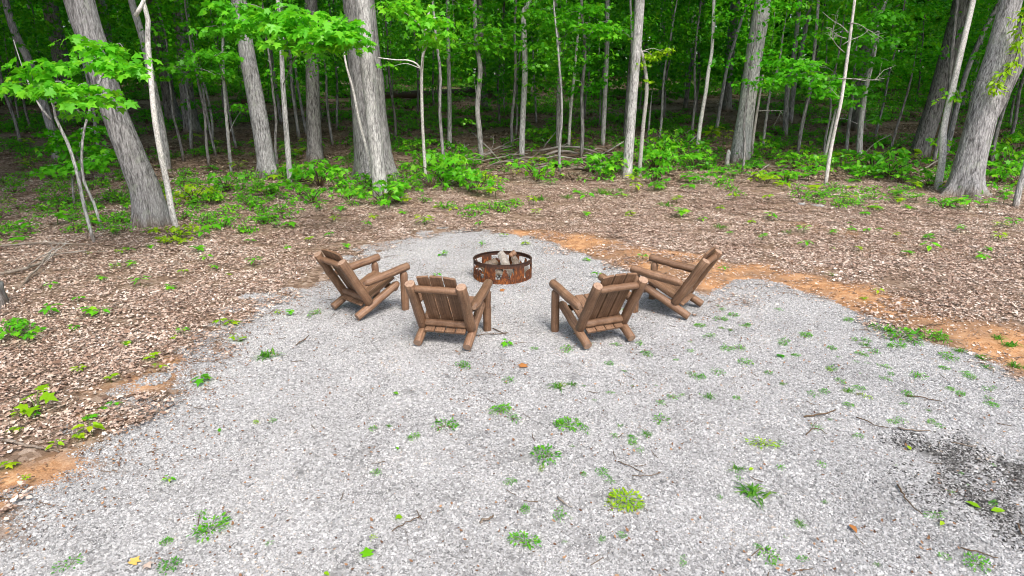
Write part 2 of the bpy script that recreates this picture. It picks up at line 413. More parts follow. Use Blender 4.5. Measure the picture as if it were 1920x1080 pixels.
def ground_mat():
    m, t = newmat('ground_soil_and_gravel')
    v = coords(t)
    n1 = noise(t, v, 60, 6, .7); n2 = noise(t, v, 9, 5, .65); n3 = noise(t, v, 1.3, 4, .6)
    vo = N(t, 'ShaderNodeTexVoronoi'); vo.inputs['Scale'].default_value = 48; L(t, v, vo.inputs['Vector'])
    sepc = N(t, 'ShaderNodeSeparateColor'); L(t, vo.outputs['Color'], sepc.inputs[0])
    grav = ramp(t, sepc.outputs[0], [(0, (.16, .16, .162)), (.5, (.25, .25, .252)), (1, (.36, .36, .36))])
    grav = mixc(t, .5, grav, ramp(t, n2, [(.3, (.7,) * 3), (.7, (1.2,) * 3)]), 'MULTIPLY')
    vl = N(t, 'ShaderNodeTexVoronoi'); vl.inputs['Scale'].default_value = 17; L(t, v, vl.inputs['Vector'])
    sepl = N(t, 'ShaderNodeSeparateColor'); L(t, vl.outputs['Color'], sepl.inputs[0])
    lit = ramp(t, sepl.outputs[0], [(0, (.12, .08, .055)), (.4, (.22, .155, .112)), (.8, (.31, .23, .175)), (1, (.40, .32, .26))])
    lit = mixc(t, ramp(t, n1, [(.36, (.5,) * 3), (.58, (0, 0, 0))]), lit, (.06, .036, .025))
    clay = ramp(t, mth(t, 'ADD', mth(t, 'MULTIPLY', n1, .5), mth(t, 'MULTIPLY', n2, .5)), [(.36, (.20, .105, .055)), (.48, (.41, .21, .095)), (.60, (.54, .34, .195))])
    clay = mixc(t, ramp(t, n3, [(.45, (0, 0, 0)), (.62, (.75,) * 3)]), clay, (.24, .15, .095))
    c = mixc(t, attr(t, 'clay'), lit, clay)
    c = mixc(t, attr(t, 'gravel'), c, grav)
    c = mixc(t, mth(t, 'MULTIPLY', attr(t, 'char'), .95), c, (.02, .019, .018))
    out(t, c, .95, mth(t, 'ADD', n1, n2), .6, .02, .15); return m
M['ground'] = ground_mat()
gm = g.mesh('ground', M['ground'])
for nm, val in (('gravel', sstep(-.10 - .25 * sstep(1, -2, xs), .06 + .45 * sstep(1, -2, xs), GS)), ('clay', clay_at(xs, ys)), ('char', char_at(xs, ys))):
    a = gm.attributes.new(nm, 'FLOAT', 'POINT'); a.data.foreach_set('value', val.astype(np.float32))
tag(link('ground', gm), kind='structure')

# ---------------------------------------------------------------- scattering of what nobody could count
def scatter(name, P, rz, scl, pick, protos):
    src = bpy.data.collections.new(name + '_sources')
    for i, me in enumerate(protos):
        o = bpy.data.objects.new(f'{name}_piece_{chr(97 + i)}', me); o['kind'] = 'stuff'; src.objects.link(o)
    me = bpy.data.meshes.new(name); me.vertices.add(len(P)); me.vertices.foreach_set('co', np.asarray(P, float).ravel())
    rot = np.zeros((len(P), 3)); rot[:, 2] = rz
    for nm, ty, val in (('rot', 'FLOAT_VECTOR', rot), ('scl', 'FLOAT', np.broadcast_to(scl, (len(P),))), ('pick', 'INT', pick)):
        a = me.attributes.new(nm, ty, 'POINT')
        a.data.foreach_set('vector' if ty == 'FLOAT_VECTOR' else 'value', np.ascontiguousarray(val, dtype=np.int32 if ty == 'INT' else np.float32).ravel())
    me.update()
    o = link(name, me); tag(o, kind='stuff')
    ng = bpy.data.node_groups.new(name + '_scatter', 'GeometryNodeTree')
    ng.interface.new_socket('Geometry', in_out='INPUT', socket_type='NodeSocketGeometry')
    ng.interface.new_socket('Geometry', in_out='OUTPUT', socket_type='NodeSocketGeometry')
    gi, go = ng.nodes.new('NodeGroupInput'), ng.nodes.new('NodeGroupOutput')
    ip = ng.nodes.new('GeometryNodeInstanceOnPoints'); ip.inputs['Pick Instance'].default_value = True
    ci = ng.nodes.new('GeometryNodeCollectionInfo'); ci.inputs['Collection'].default_value = src
    ci.inputs['Separate Children'].default_value = True; ci.inputs['Reset Children'].default_value = True
    def na(n, ty):
        a = ng.nodes.new('GeometryNodeInputNamedAttribute'); a.data_type = ty; a.inputs['Name'].default_value = n; return a.outputs[0]
    ng.links.new(gi.outputs[0], ip.inputs['Points']); ng.links.new(ci.outputs[0], ip.inputs['Instance'])
    ng.links.new(na('pick', 'INT'), ip.inputs['Instance Index']); ng.links.new(na('rot', 'FLOAT_VECTOR'), ip.inputs['Rotation'])
    ng.links.new(na('scl', 'FLOAT'), ip.inputs['Scale']); ng.links.new(ip.outputs[0], go.inputs[0])
    md = o.modifiers.new('scatter', 'NODES'); md.node_group = ng
    return o

CUBE_F = np.array([[0, 2, 3, 1], [4, 5, 7, 6], [0, 1, 5, 4], [2, 6, 7, 3], [0, 4, 6, 2], [1, 3, 7, 5]])
CUBE_V = np.array([[i, j, k] for k in (-1, 1) for j in (-1, 1) for i in (-1, 1)], float)
def rand_rot(n):
    q = nrm(rng.normal(size=(n, 4))); w_, x, y, z = q.T
    return np.stack([np.stack([1 - 2 * (y * y + z * z), 2 * (x * y - z * w_), 2 * (x * z + y * w_)], -1),
                     np.stack([2 * (x * y + z * w_), 1 - 2 * (x * x + z * z), 2 * (y * z - x * w_)], -1),
                     np.stack([2 * (x * z - y * w_), 2 * (y * z + x * w_), 1 - 2 * (x * x + y * y)], -1)], 1)
def stones(n, rad, mat, smin=.006, smax=.017, zlift=.0):
    mb = MB()
    r = rad * np.sqrt(rng.random(n)); a = rng.random(n) * 6.283
    sz = smin + (smax - smin) * rng.random(n) ** 1.8
    shp = sz[:, None] * (np.array([1, .75, .55]) * (.8 + .4 * rng.random((n, 3))))
    V = CUBE_V[None] * shp[:, None] * (.55 + .6 * rng.random((n, 8, 3)))
    V = np.einsum('nij,nkj->nki', rand_rot(n), V)
    V[..., 2] *= .75
    c = np.stack([r * np.cos(a), r * np.sin(a), sz * .15 + zlift * rng.random(n)], 1)
    V = V + c[:, None]
    F = (CUBE_F[None] + (np.arange(n) * 8)[:, None, None]).reshape(-1, 4)
    mb.add(V.reshape(-1, 3), F, 0, np.repeat(rng.random(n), 8))
    return mb.mesh('stone_patch', mat, smooth=False)

def view_mask(P, mx=60, my=60):
    q = to_px(P); return (q[:, 0] > -mx) & (q[:, 0] < 1920 + mx) & (q[:, 1] < 1080 + my) & (P[:, 1] > .5)
# gravel
n = 18500
P = np.stack([rng.uniform(-9.5, 10.5, n), rng.uniform(2.4, 13.5, n)], 1)
sd = gravel_sd(P[:, 0], P[:, 1])
lf = sstep(1.0, -2.0, P[:, 0]); keep = rng.random(n) < sstep(-.16 - .55 * lf, .05 + .30 * lf, sd + .5 * lf * (fbm(P[:, 0] * 3, P[:, 1] * 3, 61) - .5))
P = P[keep]; P3 = np.c_[P, ground_z(P[:, 0], P[:, 1])]
keep = view_mask(P3, 300, 250); P3 = P3[keep]
ch = char_at(P3[:, 0], P3[:, 1])
isch = rng.random(len(P3)) < ch * .8
pk = np.where(isch, 8 + rng.integers(0, 2, len(P3)), rng.integers(0, 8, len(P3)))
scatter('gravel', P3, rng.random(len(P3)) * 6.283, .9 + .3 * rng.random(len(P3)), pk,
        [stones(320, .13, M['stone'], .0034, .0094 if i < 6 else .0140) for i in range(8)] + [stones(200, .13, M['charred_stone'], .0042, .0125) for i in range(2)])
print('gravel patches', len(P3))

# ---------------------------------------------------------------- leaf shapes
def fan(pts, zc, c=(0, .42)):
    V = np.array([[c[0], c[1], 0]] + [[x, y, z] for x, y, z in pts], float)
    k = len(pts); F = np.array([[0, 1 + i, 1 + (i + 1) % k] for i in range(k)])
    V[0, 2] = zc; return V, F
_half = [(.20, -.05, .02), (.46, .08, -.03), (.27, .25, .03), (.56, .50, -.05), (.22, .56, .03)]
MAPLE = fan([(0, 0, 0)] + _half + [(0, 1.0, -.08)] + [(-x, y, z) for x, y, z in _half[::-1]], .02)
OVATE = (np.array([[0, 0, 0], [.24, .35, .06], [.17, .72, .03], [0, 1, -.1], [-.17, .72, .03], [-.24, .35, .06], [0, .5, 0]], float),
         np.array([[0, 1, 6], [1, 2, 6], [2, 3, 6], [3, 4, 6], [4, 5, 6], [5, 0, 6]]))
DIAM = (np.array([[0, 0, 0], [.42, .5, .10], [0, 1, -.12], [-.42, .5, .10]], float), np.array([[0, 1, 2], [0, 2, 3]]))
CURL = (np.array([[0, 0, .1], [.28, .3, .0], [.22, .75, .14], [0, 1, .30], [-.22, .7, .05], [-.3, .3, .16]], float), np.array([[0, 1, 4], [0, 4, 5], [1, 2, 4], [2, 3, 4]]))

# leaf litter
def litter_patch(n, rad, smin, smax, sticks=3, mat='litter'):
    mb = MB()
    r = rad * np.sqrt(rng.random(n)); a = rng.random(n) * 6.283
    pos = np.stack([r * np.cos(a), r * np.sin(a), .006 + .03 * rng.random(n) ** 2], 1)
    b = rng.random(n) * 6.283
    ax = np.stack([np.cos(b), np.sin(b), rng.normal(0, .2, n)], 1)
    no = nrm(np.stack([rng.normal(0, .3, n), rng.normal(0, .3, n), np.ones(n)], 1))
    k = n // 8
    mb.leaves(pos[:k], ax[:k], no[:k], rng.uniform(smin * 1.5, smax * 1.25, k), MAPLE)
    mb.leaves(pos[k:], ax[k:], no[k:], smin + (smax - smin) * rng.random(n - k) ** 1.6, CURL)
    for _ in range(sticks):
        p = np.r_[rng.uniform(-rad, rad, 2) * .8, .015]; d = nrm(np.r_[rng.normal(size=2), rng.normal(0, .1)]); l = rng.uniform(.08, .25)
        mb.tube([p, p + d * l * .5 + rng.normal(0, .01, 3), p + d * l], .003, 4, 1)
    return mb.mesh('litter_patch', [M[mat], M['twig' if mat == 'debris' else 'dead']], smooth=False)
near = [litter_patch(230, .30, .010, .050, 6) for _ in range(8)]
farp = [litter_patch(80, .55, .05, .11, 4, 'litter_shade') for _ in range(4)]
n = 6500
P = np.stack([rng.uniform(-15, 15, n), rng.uniform(2.2, 20, n)], 1)
sd = gravel_sd(P[:, 0], P[:, 1]); cl = clay_at(P[:, 0], P[:, 1])
keep = (rng.random(n) < sstep(.12, -.45 - .45 * sstep(1, -2, P[:, 0]), sd + .8 * (fbm(P[:, 0] * 2.2, P[:, 1] * 2.2, 62) - .5))) & (rng.random(n) < 1 - .82 * sstep(.3, .95, cl)) & (rng.random(n) < .55 + .6 * fbm(P[:, 0] * .8, P[:, 1] * .8, 31))
P = P[keep]; n1 = len(P)
m2 = 6000
Q = np.stack([rng.uniform(-46, 46, m2), 19 + 45 * rng.random(m2) ** 1.3], 1)
Q = Q[np.abs(Q[:, 0]) < Q[:, 1] * .95 + 3]
P = np.vstack([P, Q]); P3 = np.c_[P, ground_z(P[:, 0], P[:, 1]) + .004]
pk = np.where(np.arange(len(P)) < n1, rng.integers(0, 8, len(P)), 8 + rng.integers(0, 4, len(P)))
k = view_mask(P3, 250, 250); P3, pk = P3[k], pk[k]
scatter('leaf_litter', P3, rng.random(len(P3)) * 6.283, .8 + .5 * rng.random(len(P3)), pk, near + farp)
# a few dead leaf bits on the gravel and clay
bits = [litter_patch(7, .3, .010, .036, 1 if i_ == 0 else 0, 'debris') for i_ in range(5)] + [litter_patch(26, .3, .010, .045, 1) for _ in range(3)]
n = 1500
P = np.stack([rng.uniform(-8, 9, n), rng.uniform(2.6, 12.5, n)], 1)
P = P[(gravel_sd(P[:, 0], P[:, 1]) > -.4) & (rng.random(n) < .35 + .9 * fbm(P[:, 0] * .6, P[:, 1] * .6, 77) * (P[:, 1] > 0))]
n = 2600; Q = np.stack([rng.uniform(-8, 0, n), rng.uniform(2.6, 9.5, n)], 1); qd = gravel_sd(Q[:, 0], Q[:, 1]); Q = Q[(np.abs(qd) < .8 * rng.random(n) ** 1.5)]
P = np.vstack([P, Q])
P3 = np.c_[P, ground_z(P[:, 0], P[:, 1]) + .008]; P3 = P3[view_mask(P3)]
n = 9000; Q = np.stack([rng.uniform(-1, 10, n), rng.uniform(5, 13, n)], 1); Q = Q[(clay_at(Q[:, 0], Q[:, 1]) > .35) & (rng.random(n) < .75 * fbm(Q[:, 0] * 1.8, Q[:, 1] * 1.8, 64) ** 1.5)]
Q3 = np.c_[Q, ground_z(Q[:, 0], Q[:, 1]) + .004]; nb = len(P3); P3 = np.vstack([P3, Q3])
scatter('leaf_debris', P3, rng.random(len(P3)) * 6.283, 1.0, np.where(np.arange(len(P3)) < nb, rng.integers(0, 5, len(P3)), rng.integers(3, 8, len(P3))), bits)

# ---------------------------------------------------------------- trees
def clump_leaves(mb, c, n, rad, size, tmpl, mat=0, droop=.35, flat=.25, tint0=None):
    """a small flat umbrella of leaves round c, tips drooping outwards"""
    r = rad * np.sqrt(rng.random(n)); a = rng.random(n) * 6.283
    o = np.stack([np.cos(a), np.sin(a), np.zeros(n)], 1)
    pos = c + o * r[:, None]; pos[:, 2] += -droop * r * r / max(rad, 1e-6) + rng.normal(0, flat * rad * .35, n)
    ax = o + rng.normal(0, .35, (n, 3)); ax[:, 2] -= rng.uniform(.0, 1.2, n)
    no = np.stack([rng.normal(0, .55, n), rng.normal(0, .55, n), np.ones(n)], 1) + o * .5
    t = None if tint0 is None else np.clip(rng.normal(tint0, .22, n), 0, 1)
    mb.leaves(pos, ax, no, size * rng.uniform(.65, 1.2, n), tmpl, mat, t)

def bare_branch(mb, p, d, l, r, depth=2, mat=0, seg=4):
    pts = [p]; q = p.copy(); dd = nrm(d)
    for i in range(4):
        dd = nrm(dd + rng.normal(0, .18, 3)); q = q + dd * l / 4; pts.append(q.copy())
    mb.tube(smooth_path(pts, 7), np.linspace(r, r * .35, 7), seg, mat)
    if depth > 0:
        for k in range(rng.integers(2, 4)):
            i = rng.integers(1, 4); bare_branch(mb, pts[i], nrm(pts[i] - pts[i - 1]) + rng.normal(0, .6, 3), l * rng.uniform(.35, .6), r * .55, depth - 1, mat, seg)

def trunk_mesh(P, rad, seg, mat, flare=0.0, lobes=5, relief=0.0, seed=0, fine_to=6.0):
    """P: points (local), rad: radius at each point"""
    P = np.asarray(P, float)
    h = np.r_[0, np.cumsum(np.linalg.norm(np.diff(P, axis=0), axis=1))]
    tot = h[-1]
    if seg >= 20: hh = np.r_[np.arange(0, min(fine_to, tot), .07), np.arange(min(fine_to, tot), tot, .6), tot]
    else: hh = np.r_[np.arange(0, min(fine_to, tot), .22), np.arange(min(fine_to, tot), tot, .9), tot]
    S = smooth_path(P, 400); sh = np.r_[0, np.cumsum(np.linalg.norm(np.diff(S, axis=0), axis=1))]; sh *= tot / sh[-1]
    C = np.stack([np.interp(hh, sh, S[:, i]) for i in range(3)], 1); rr = np.interp(hh, h, rad)
    a = np.arange(seg) / seg * 2 * math.pi
    wob = np.ones((len(hh), seg))
    if flare:
        lob = (.5 + .5 * np.cos(lobes * a + seed)) ** 1.6 * (1.1 + .4 * np.cos((lobes - 2) * a + 2.1 * seed))
        wob = wob + flare * (1.25 * np.exp(-hh / .16) + .25 * np.exp(-hh / .5))[:, None] * np.clip(lob, .06, 2)[None] + flare * .12 * np.exp(-hh / .5)[:, None]
    if relief:
        A, H = np.meshgrid(a, hh)
        u = A / (2 * math.pi)
        def per(fu, fz, s):
            k = max(3, int(fu))
            return vnoise(np.cos(A) * k / 6.283 * 1.0 + 50, np.sin(A) * k / 6.283 + H * fz + 50, s)
        rid = 1 - np.abs(2 * vnoise(u * seg * .42 + .9 * np.sin(H * 2.3 + 5 * u) , H * 2.2 + 7.3 * np.floor(u * seg * .42), seed) - 1)
        wob = wob + relief * (rid - .5) + relief * 1.2 * (per(10, .5, seed + 3) - .5)
    mb = MB(); mb.tube(C, rr, seg, 0, None, .5, wob)
    return mb.mesh('trunk', mat)

# high crowns: hand-sized leaf sprays filling an uneven volume, shared by all tall trees
def high_crown(nl, seed):
    mb = MB(); cs = []
    for i in range(46):
        d = nrm(rng.normal(size=3)); rr = rng.random() ** .4
        cs.append(np.array([d[0] * 4.6 * rr, d[1] * 4.6 * rr, 4.2 + d[2] * 4.6 * rr]))
    cs = np.array(cs); k = rng.integers(0, len(cs), nl)
    pos = cs[k] + rng.normal(0, .75, (nl, 3)) * np.array([1, 1, .55])
    ax = rng.normal(size=(nl, 3)); ax[:, 2] -= .3
    no = rng.normal(0, .5, (nl, 3)); no[:, 2] += 1
    mb.leaves(pos, ax, no, rng.uniform(.28, .55, nl), MAPLE)
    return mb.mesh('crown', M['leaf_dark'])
HIGH = [high_crown(3300, i) for i in range(4)]

def limb_mesh(seed):
    mb = MB()
    for i in range(9):
        a = rng.random() * 6.283; z = rng.uniform(-2.5, 3.0); l = rng.uniform(2.5, 4.4)
        p = np.array([0, 0, z]); q = p + np.array([math.cos(a) * l, math.sin(a) * l, l * .7])
        mb.tube(smooth_path([p, p * .4 + q * .6 + rng.normal(0, .3, 3) - np.array([0, 0, .3]), q], 6), np.linspace(.09, .02, 6), 5)
    return mb.mesh('limb', M['bark_brown'])
LIMBS = [limb_mesh(i) for i in range(2)]

def bare_branch_part(root, p, d, l, r, mat='dead'):
    mb = MB(); bare_branch(mb, np.array(p, float), np.array(d, float), l, r, 2); link('branch', mb.mesh('branch', M[mat]), root)

tree_count = [0]
FEET = []
def tree(name, label, path, height, bark, cat='tree', group=None, flare=.0, relief=.0, crown=True, blobs=(), leaf='leaf', tmpl=MAPLE, lsize=.11,
         extra=None, lean=.5, lobes=5, branch_mat=None, tint0=None, forks=()):
    """path: (px, py, width px) from the foot upwards, as seen in the photo"""
    s = tree_count[0]; tree_count[0] += 1
    B = gp(path[0][0], path[0][1]); Yd = B[1]
    pts, rad = [], []
    for px, py, wd in path:
        p = at(px, py, Yd) if pts else B.copy(); pts.append(p); rad.append(max(wd, 2.2) / 2 / pxm(p))
    pts = np.array(pts); rad = np.array(rad)
    FEET.append((B[0], B[1], rad[0]))
    # gentle depth wander, so that the stem is not in one plane
    if len(pts) > 2:
        wv = np.cumsum(rng.normal(0, .05, len(pts))); pts[1:, 1] += wv[1:] * np.minimum(1, np.abs(pts[1:, 2] - pts[0, 2]))
    top = pts[-1]; d = nrm(pts[-1] - pts[-2 if len(pts) < 4 else -3])
    hleft = height - (top[2] - B[2])
    if hleft > .3:
        k = 4
        for i in range(k):
            d = nrm(d * lean + np.array([0, 0, 1 - lean]) + rng.normal(0, .03, 3))
            top = top + d * hleft / k; pts = np.vstack([pts, top]); rad = np.r_[rad, rad[-1] * (.86 if crown else .6)]
    loc = B.copy(); loc[2] -= .05
    root = empty(name, loc); tag(root, label, cat, group)
    Pl = pts - loc; Pl[0, 2] -= .08
    big = rad[0] > .09
    seg = 72 if relief and rad[0] > .25 else (28 if big else 9)
    link('trunk', trunk_mesh(Pl, rad, seg, M[bark], flare, lobes, relief, s), root)
    for fk in forks:                        # further stems of the same tree
        fp = [at(px, py, Yd + .02) for px, py, wd in fk]; fr = [wd / 2 / pxm(p) for p, (_, _, wd) in zip(fp, fk)]
        fp = np.array(fp); dd = nrm(fp[-1] - fp[-2]); ex = fp[-1]
        for i in range(3):
            dd = nrm(dd * .7 + np.array([0, 0, .3])); ex = ex + dd * max(.3, (height - (fp[-1][2] - B[2])) / 3 * .8); fp = np.vstack([fp, ex]); fr.append(fr[-1] * .75)
        link('limb', trunk_mesh(fp - loc, np.array(fr), 40 if relief else 8, M[bark], 0, 5, relief, s + 50), root)
    if crown:
        o = link('crown', HIGH[s % 4], root, pts[-1] - loc - np.array([0, -2.5 if B[1] < 19 else 0, 2.2])); o.rotation_euler = (0, 0, s * 1.7); sc = 1.0 + .25 * ((s * 37) % 7) / 7; o.scale = (sc, sc, 1)
        o = link('limb', LIMBS[s % 2], root, pts[-1] - loc - np.array([0, 0, 1.5])); o.rotation_euler = (0, 0, s * 2.1)
    if len(blobs):
        mb = MB()
        for b in blobs:
            px, py, rx, ry, n = b[:5]; dy = b[5] if len(b) > 5 else 0.0; n = int(n * (1.1 if lsize > .14 else 1.4)); br = MB()
            c = at(px, py, Yd + dy); m = pxm(c); ax_, az_ = rx / m, ry / m
            i = int(np.argmin(np.linalg.norm(pts - c - np.array([0, 0, -.35]), axis=1)))
            j = min(i + 1, len(pts) - 1); sp0 = (pts[i] + pts[j]) / 2 if pts[j][2] < c[2] + .3 else pts[i]
            near_ = np.linalg.norm(sp0 - c) < 9
            if near_:
                mid = (sp0 + c) / 2 + np.array([0, rng.normal(0, .05), .1 * abs(c[0] - sp0[0])])
                br.tube(smooth_path([sp0, mid, c + np.array([0, 0, -.06])], 8) - loc, np.linspace(.014, .005, 8), 5)
            k = max(1, int(n / 16))
            for q in range(k):
                e = rng.normal(size=3); e = e / np.linalg.norm(e) * rng.random() ** .45
                cc = c + e * np.array([ax_, max(.25, ax_ * .7), az_])
                clump_leaves(mb, cc - loc, 16, rng.uniform(.16, .30) * (lsize / .11), lsize, tmpl, 0, .35, .25, tint0)
                if near_ and k > 1 and rng.random() < .5:
                    br.tube(np.array([c + np.array([0, 0, -.06]), (c + cc) / 2 + np.array([0, 0, .03]), cc]) - loc, [.006, .004, .003], 4)
            if br.n: link('branch', br.mesh('branch', M[branch_mat or bark]), root)
        link('crown', mb.mesh('crown', M[leaf]), root)
    if extra: extra(root, pts, rad, loc)
    return root, pts

# ---- tall trunks at the edge of the wood
T = tree
T('tree', 'thick grey trunk leaning left with a bare brown foot', [(287, 425, 62), (276, 360, 53), (258, 300, 48), (222, 200, 43), (188, 100, 45), (155, 0, 50)], 14, 'bark', flare=.42, relief=.03, lean=.75)
T('tree', 'broadest dark grey trunk with spreading buttress foot behind a paler slim trunk', [(705, 338, 78), (700, 290, 69), (691, 200, 62), (681, 100, 60), (672, 0, 58)], 15, 'bark', flare=.5, relief=.03, lean=.7, lobes=4)
T('tree', 'pale straight trunk pressed against the front of the broadest trunk', [(715, 372, 28), (708, 300, 25), (698, 200, 26), (690, 100, 25), (682, 0, 27)], 13, 'bark_pale', flare=.15, relief=.02)
T('tree', 'medium grey trunk leaning slightly left with a flared foot', [(503, 335, 36), (499, 300, 31), (480, 200, 31), (462, 100, 28), (446, 0, 27)], 13, 'bark', flare=.5, relief=.025, lean=.7)
T('tree', 'upright dark grey trunk standing right of the slender twin poles', [(591, 306, 30), (590, 280, 27), (587, 200, 25), (584, 100, 24), (582, 0, 22)], 13, 'bark_brown', flare=.42, relief=.025)
T('tree', 'dark furrowed trunk seen behind the forked white sapling', [(327, 229, 28), (316, 180, 22), (300, 90, 20), (283, 0, 19)], 13, 'bark_brown', flare=.5, relief=.03)
T('tree', 'brown grey trunk with swollen foot beside the dark furrowed trunk', [(362, 250, 29), (352, 190, 24), (340, 90, 22), (330, 0, 21)], 13, 'bark_brown', flare=.4, relief=.025)
T('tree', 'slim straight pale trunk rising from green shrubs right of the brush pile', [(1174, 335, 20), (1178, 300, 18), (1187, 200, 17), (1195, 100, 17), (1202, 0, 18)], 12, 'bark_pale', flare=.2, relief=.02)
T('tree', 'pale grey straight trunk with a bleached broken stub at its foot', [(1386, 305, 37), (1388, 285, 34), (1400, 200, 29), (1413, 100, 30), (1427, 0, 31)], 14, 'bark_pale', flare=.25, relief=.03)
T('tree', 'dark brown trunk leaning right between the pale pole and open shade', [(1720, 297, 34), (1724, 285, 32), (1752, 200, 30), (1779, 100, 29), (1806, 0, 29)], 13, 'bark_brown', flare=.4, relief=.03, lean=.75)
T('tree', 'huge forked grey trunk with spreading roots and a creeper up its limb', [(1806, 368, 54), (1812, 330, 51), (1824, 280, 49), (1847, 200, 49), (1861, 150, 44), (1877, 100, 39), (1906, 0, 36)], 15, 'bark', flare=1.0, relief=.035, lean=.8, lobes=5,
  forks=[[(1850, 215, 40), (1880, 150, 44), (1908, 95, 42), (1945, 20, 38), (1965, -30, 36)]])
T('tree', 'dark trunk in deep shade left of the pale straight trunk', [(1361, 208, 20), (1366, 130, 18), (1380, 0, 17)], 11, 'bark_brown', flare=.3)
T('tree', 'wide shadowy trunk behind the white dead-branched sapling', [(1606, 245, 26), (1615, 160, 23), (1630, 60, 22), (1640, 0, 21)], 12, 'bark_brown', flare=.35, relief=.03)
T('tree', 'dark trunk half hidden by leaves at far left behind the leaning trunk', [(128, 235, 30), (112, 110, 27), (90, 0, 26)], 12, 'bark_brown', flare=.3)
T('tree', 'grey trunk behind the thin stem leaning against the slim pale trunk', [(1174, 262, 14), (1181, 160, 13), (1192, 40, 13)], 10, 'bark_brown', flare=.2)
T('tree', 'dark trunk beside the charred stump on the shaded slope', [(909, 208, 13), (905, 120, 12), (900, 20, 11)], 10, 'bark_brown', flare=.2)

# ---- slender stems, each where the photo shows it
def sapling(label, path, blobs=(), bark='bark_pale', h=6.0, leaf='leaf', **kw):
    kw.setdefault('crown', False)
    return T('sapling', label, path, h, bark, 'sapling', 'slender stems at the edge of the wood', blobs=blobs, leaf=leaf, **kw)
sapling('white crooked sapling forking in a Y in front of the leaning trunk', bark='bark_white', path=[(335, 440, 11), (318, 398, 11), (304, 345, 11), (294, 288, 11), (280, 215, 10), (266, 140, 10), (257, 75, 10), (254, 28, 9), (248, 0, 8)],
        forks=[[(254, 30, 8), (262, 16, 8), (271, 0, 7)]], h=5)
sapling('slim mottled grey stem just behind the forked white sapling', [(313, 322, 17), (303, 260, 15), (285, 170, 14), (268, 80, 13), (245, 0, 12)], bark='bark', h=12, crown=True)
sapling('spotted grey stem behind the layered maple leaves at far left', [(106, 300, 16), (92, 240, 15), (55, 120, 14), (28, 60, 13), (10, 0, 12)], bark='bark', h=12, crown=True)
sapling('grey stem touching the top of the leaning trunk', [(222, 200, 16), (206, 90, 15), (190, 0, 14)], bark='bark', h=12, crown=True)
sapling('thin sapling forking under layered maple leaves near the left edge', [(178, 458, 6), (158, 395, 6), (137, 325, 6), (118, 272, 6), (95, 224, 5), (97, 195, 4), (87, 165, 3)],
        [(75, 165, 55, 10, 90, -1.5), (130, 162, 60, 12, 130, -2), (165, 180, 45, 10, 80, -2), (95, 118, 50, 10, 80, -1.5), (60, 142, 40, 9, 50, -1.5), (150, 205, 35, 10, 40, -1), (8, 155, 26, 14, 40, -1)], forks=[[(95, 224, 4), (75, 200, 4), (62, 175, 3)]], h=2.4, lsize=.15, tint0=.5, leaf='leaf_bright')
sapling('bright leafy maple spray across the leaning trunk', [(193, 432, 5), (176, 380, 5), (160, 330, 5), (165, 250, 4), (185, 170, 4), (205, 110, 4)],
        [(195, 88, 40, 10, 80, -2.5), (222, 112, 38, 14, 110, -2.8), (182, 105, 30, 9, 50, -2.5), (140, 68, 12, 4, 14, -2.2), (235, 90, 26, 10, 40, -2.5), (240, 130, 20, 8, 36, -2.8)], h=3, lsize=.15, tint0=.6, leaf='leaf_bright')
sapling('low dark green maple sapling in the hollow behind the thin forked stem', [(150, 345, 5), (148, 300, 5), (150, 240, 4)],
        [(120, 255, 55, 16, 180), (165, 275, 50, 14, 190), (100, 272, 40, 10, 90), (185, 245, 35, 14, 90)], h=1.6, lsize=.13, tint0=.45, leaf='leaf')
sapling('low bright maple seedling tree spreading under the dark green one', [(140, 392, 4), (138, 350, 4), (140, 320, 4)],
        [(125, 312, 45, 9, 130), (175, 300, 42, 10, 130), (200, 285, 22, 8, 50)], h=1.2, lsize=.14, tint0=.45, leaf='leaf_bright')
sapling('thin pale stem with a small leaf fan left of the flared grey trunk', [(400, 264, 4), (393, 210, 4), (374, 120, 4), (368, 60, 3)], [(360, 192, 30, 12, 70), (385, 200, 22, 8, 30)], h=5, lsize=.13, tint0=.3, leaf='leaf')
sapling('thin spotted stem carrying a broad bright maple crown', [(434, 326, 6), (428, 255, 6), (419, 150, 5), (420, 60, 5)],
        [(425, 52, 45, 14, 120, -6), (475, 40, 50, 20, 160, -6.5), (440, 12, 55, 14, 130, -6), (520, 20, 45, 16, 120, -6.5), (405, 100, 50, 12, 130, -2), (345, 125, 35, 14, 80), (410, 135, 35, 12, 80), (455, 200, 26, 10, 40)], h=4.6, lsize=.14, tint0=.5, leaf='leaf_bright')
sapling('straight thin pole under the bright maple canopy, mottled white bark', [(545, 350, 11), (537, 260, 10), (529, 160, 9), (526, 80, 8), (520, 0, 7)],
        [(555, 50, 45, 14, 130, -6.5), (610, 58, 45, 14, 150, -7), (655, 62, 28, 14, 100, -7), (535, 78, 35, 8, 60, -6.5), (605, 85, 35, 8, 60, -7), (575, 28, 45, 8, 80, -6.5), (640, 40, 35, 8, 60, -7)], h=5.5, lsize=.14, tint0=.66, leaf='leaf_bright')
sapling('thin grey pole behind the mottled white pole', [(528, 232, 6), (516, 150, 5), (508, 80, 5), (505, 0, 5)], bark='bark', h=6)
sapling('thin crooked stem between the white pole and the upright dark trunk', [(555, 225, 6), (549, 160, 6), (541, 100, 5), (538, 20, 5)], bark='bark', h=6)
sapling('white thread-thin sapling bending along the front of the broadest trunk', [(706, 366, 5), (697, 320, 5), (688, 280, 5), (672, 225, 5), (660, 170, 4.5), (648, 125, 4), (640, 85, 4)], bark='bark_white', h=3)
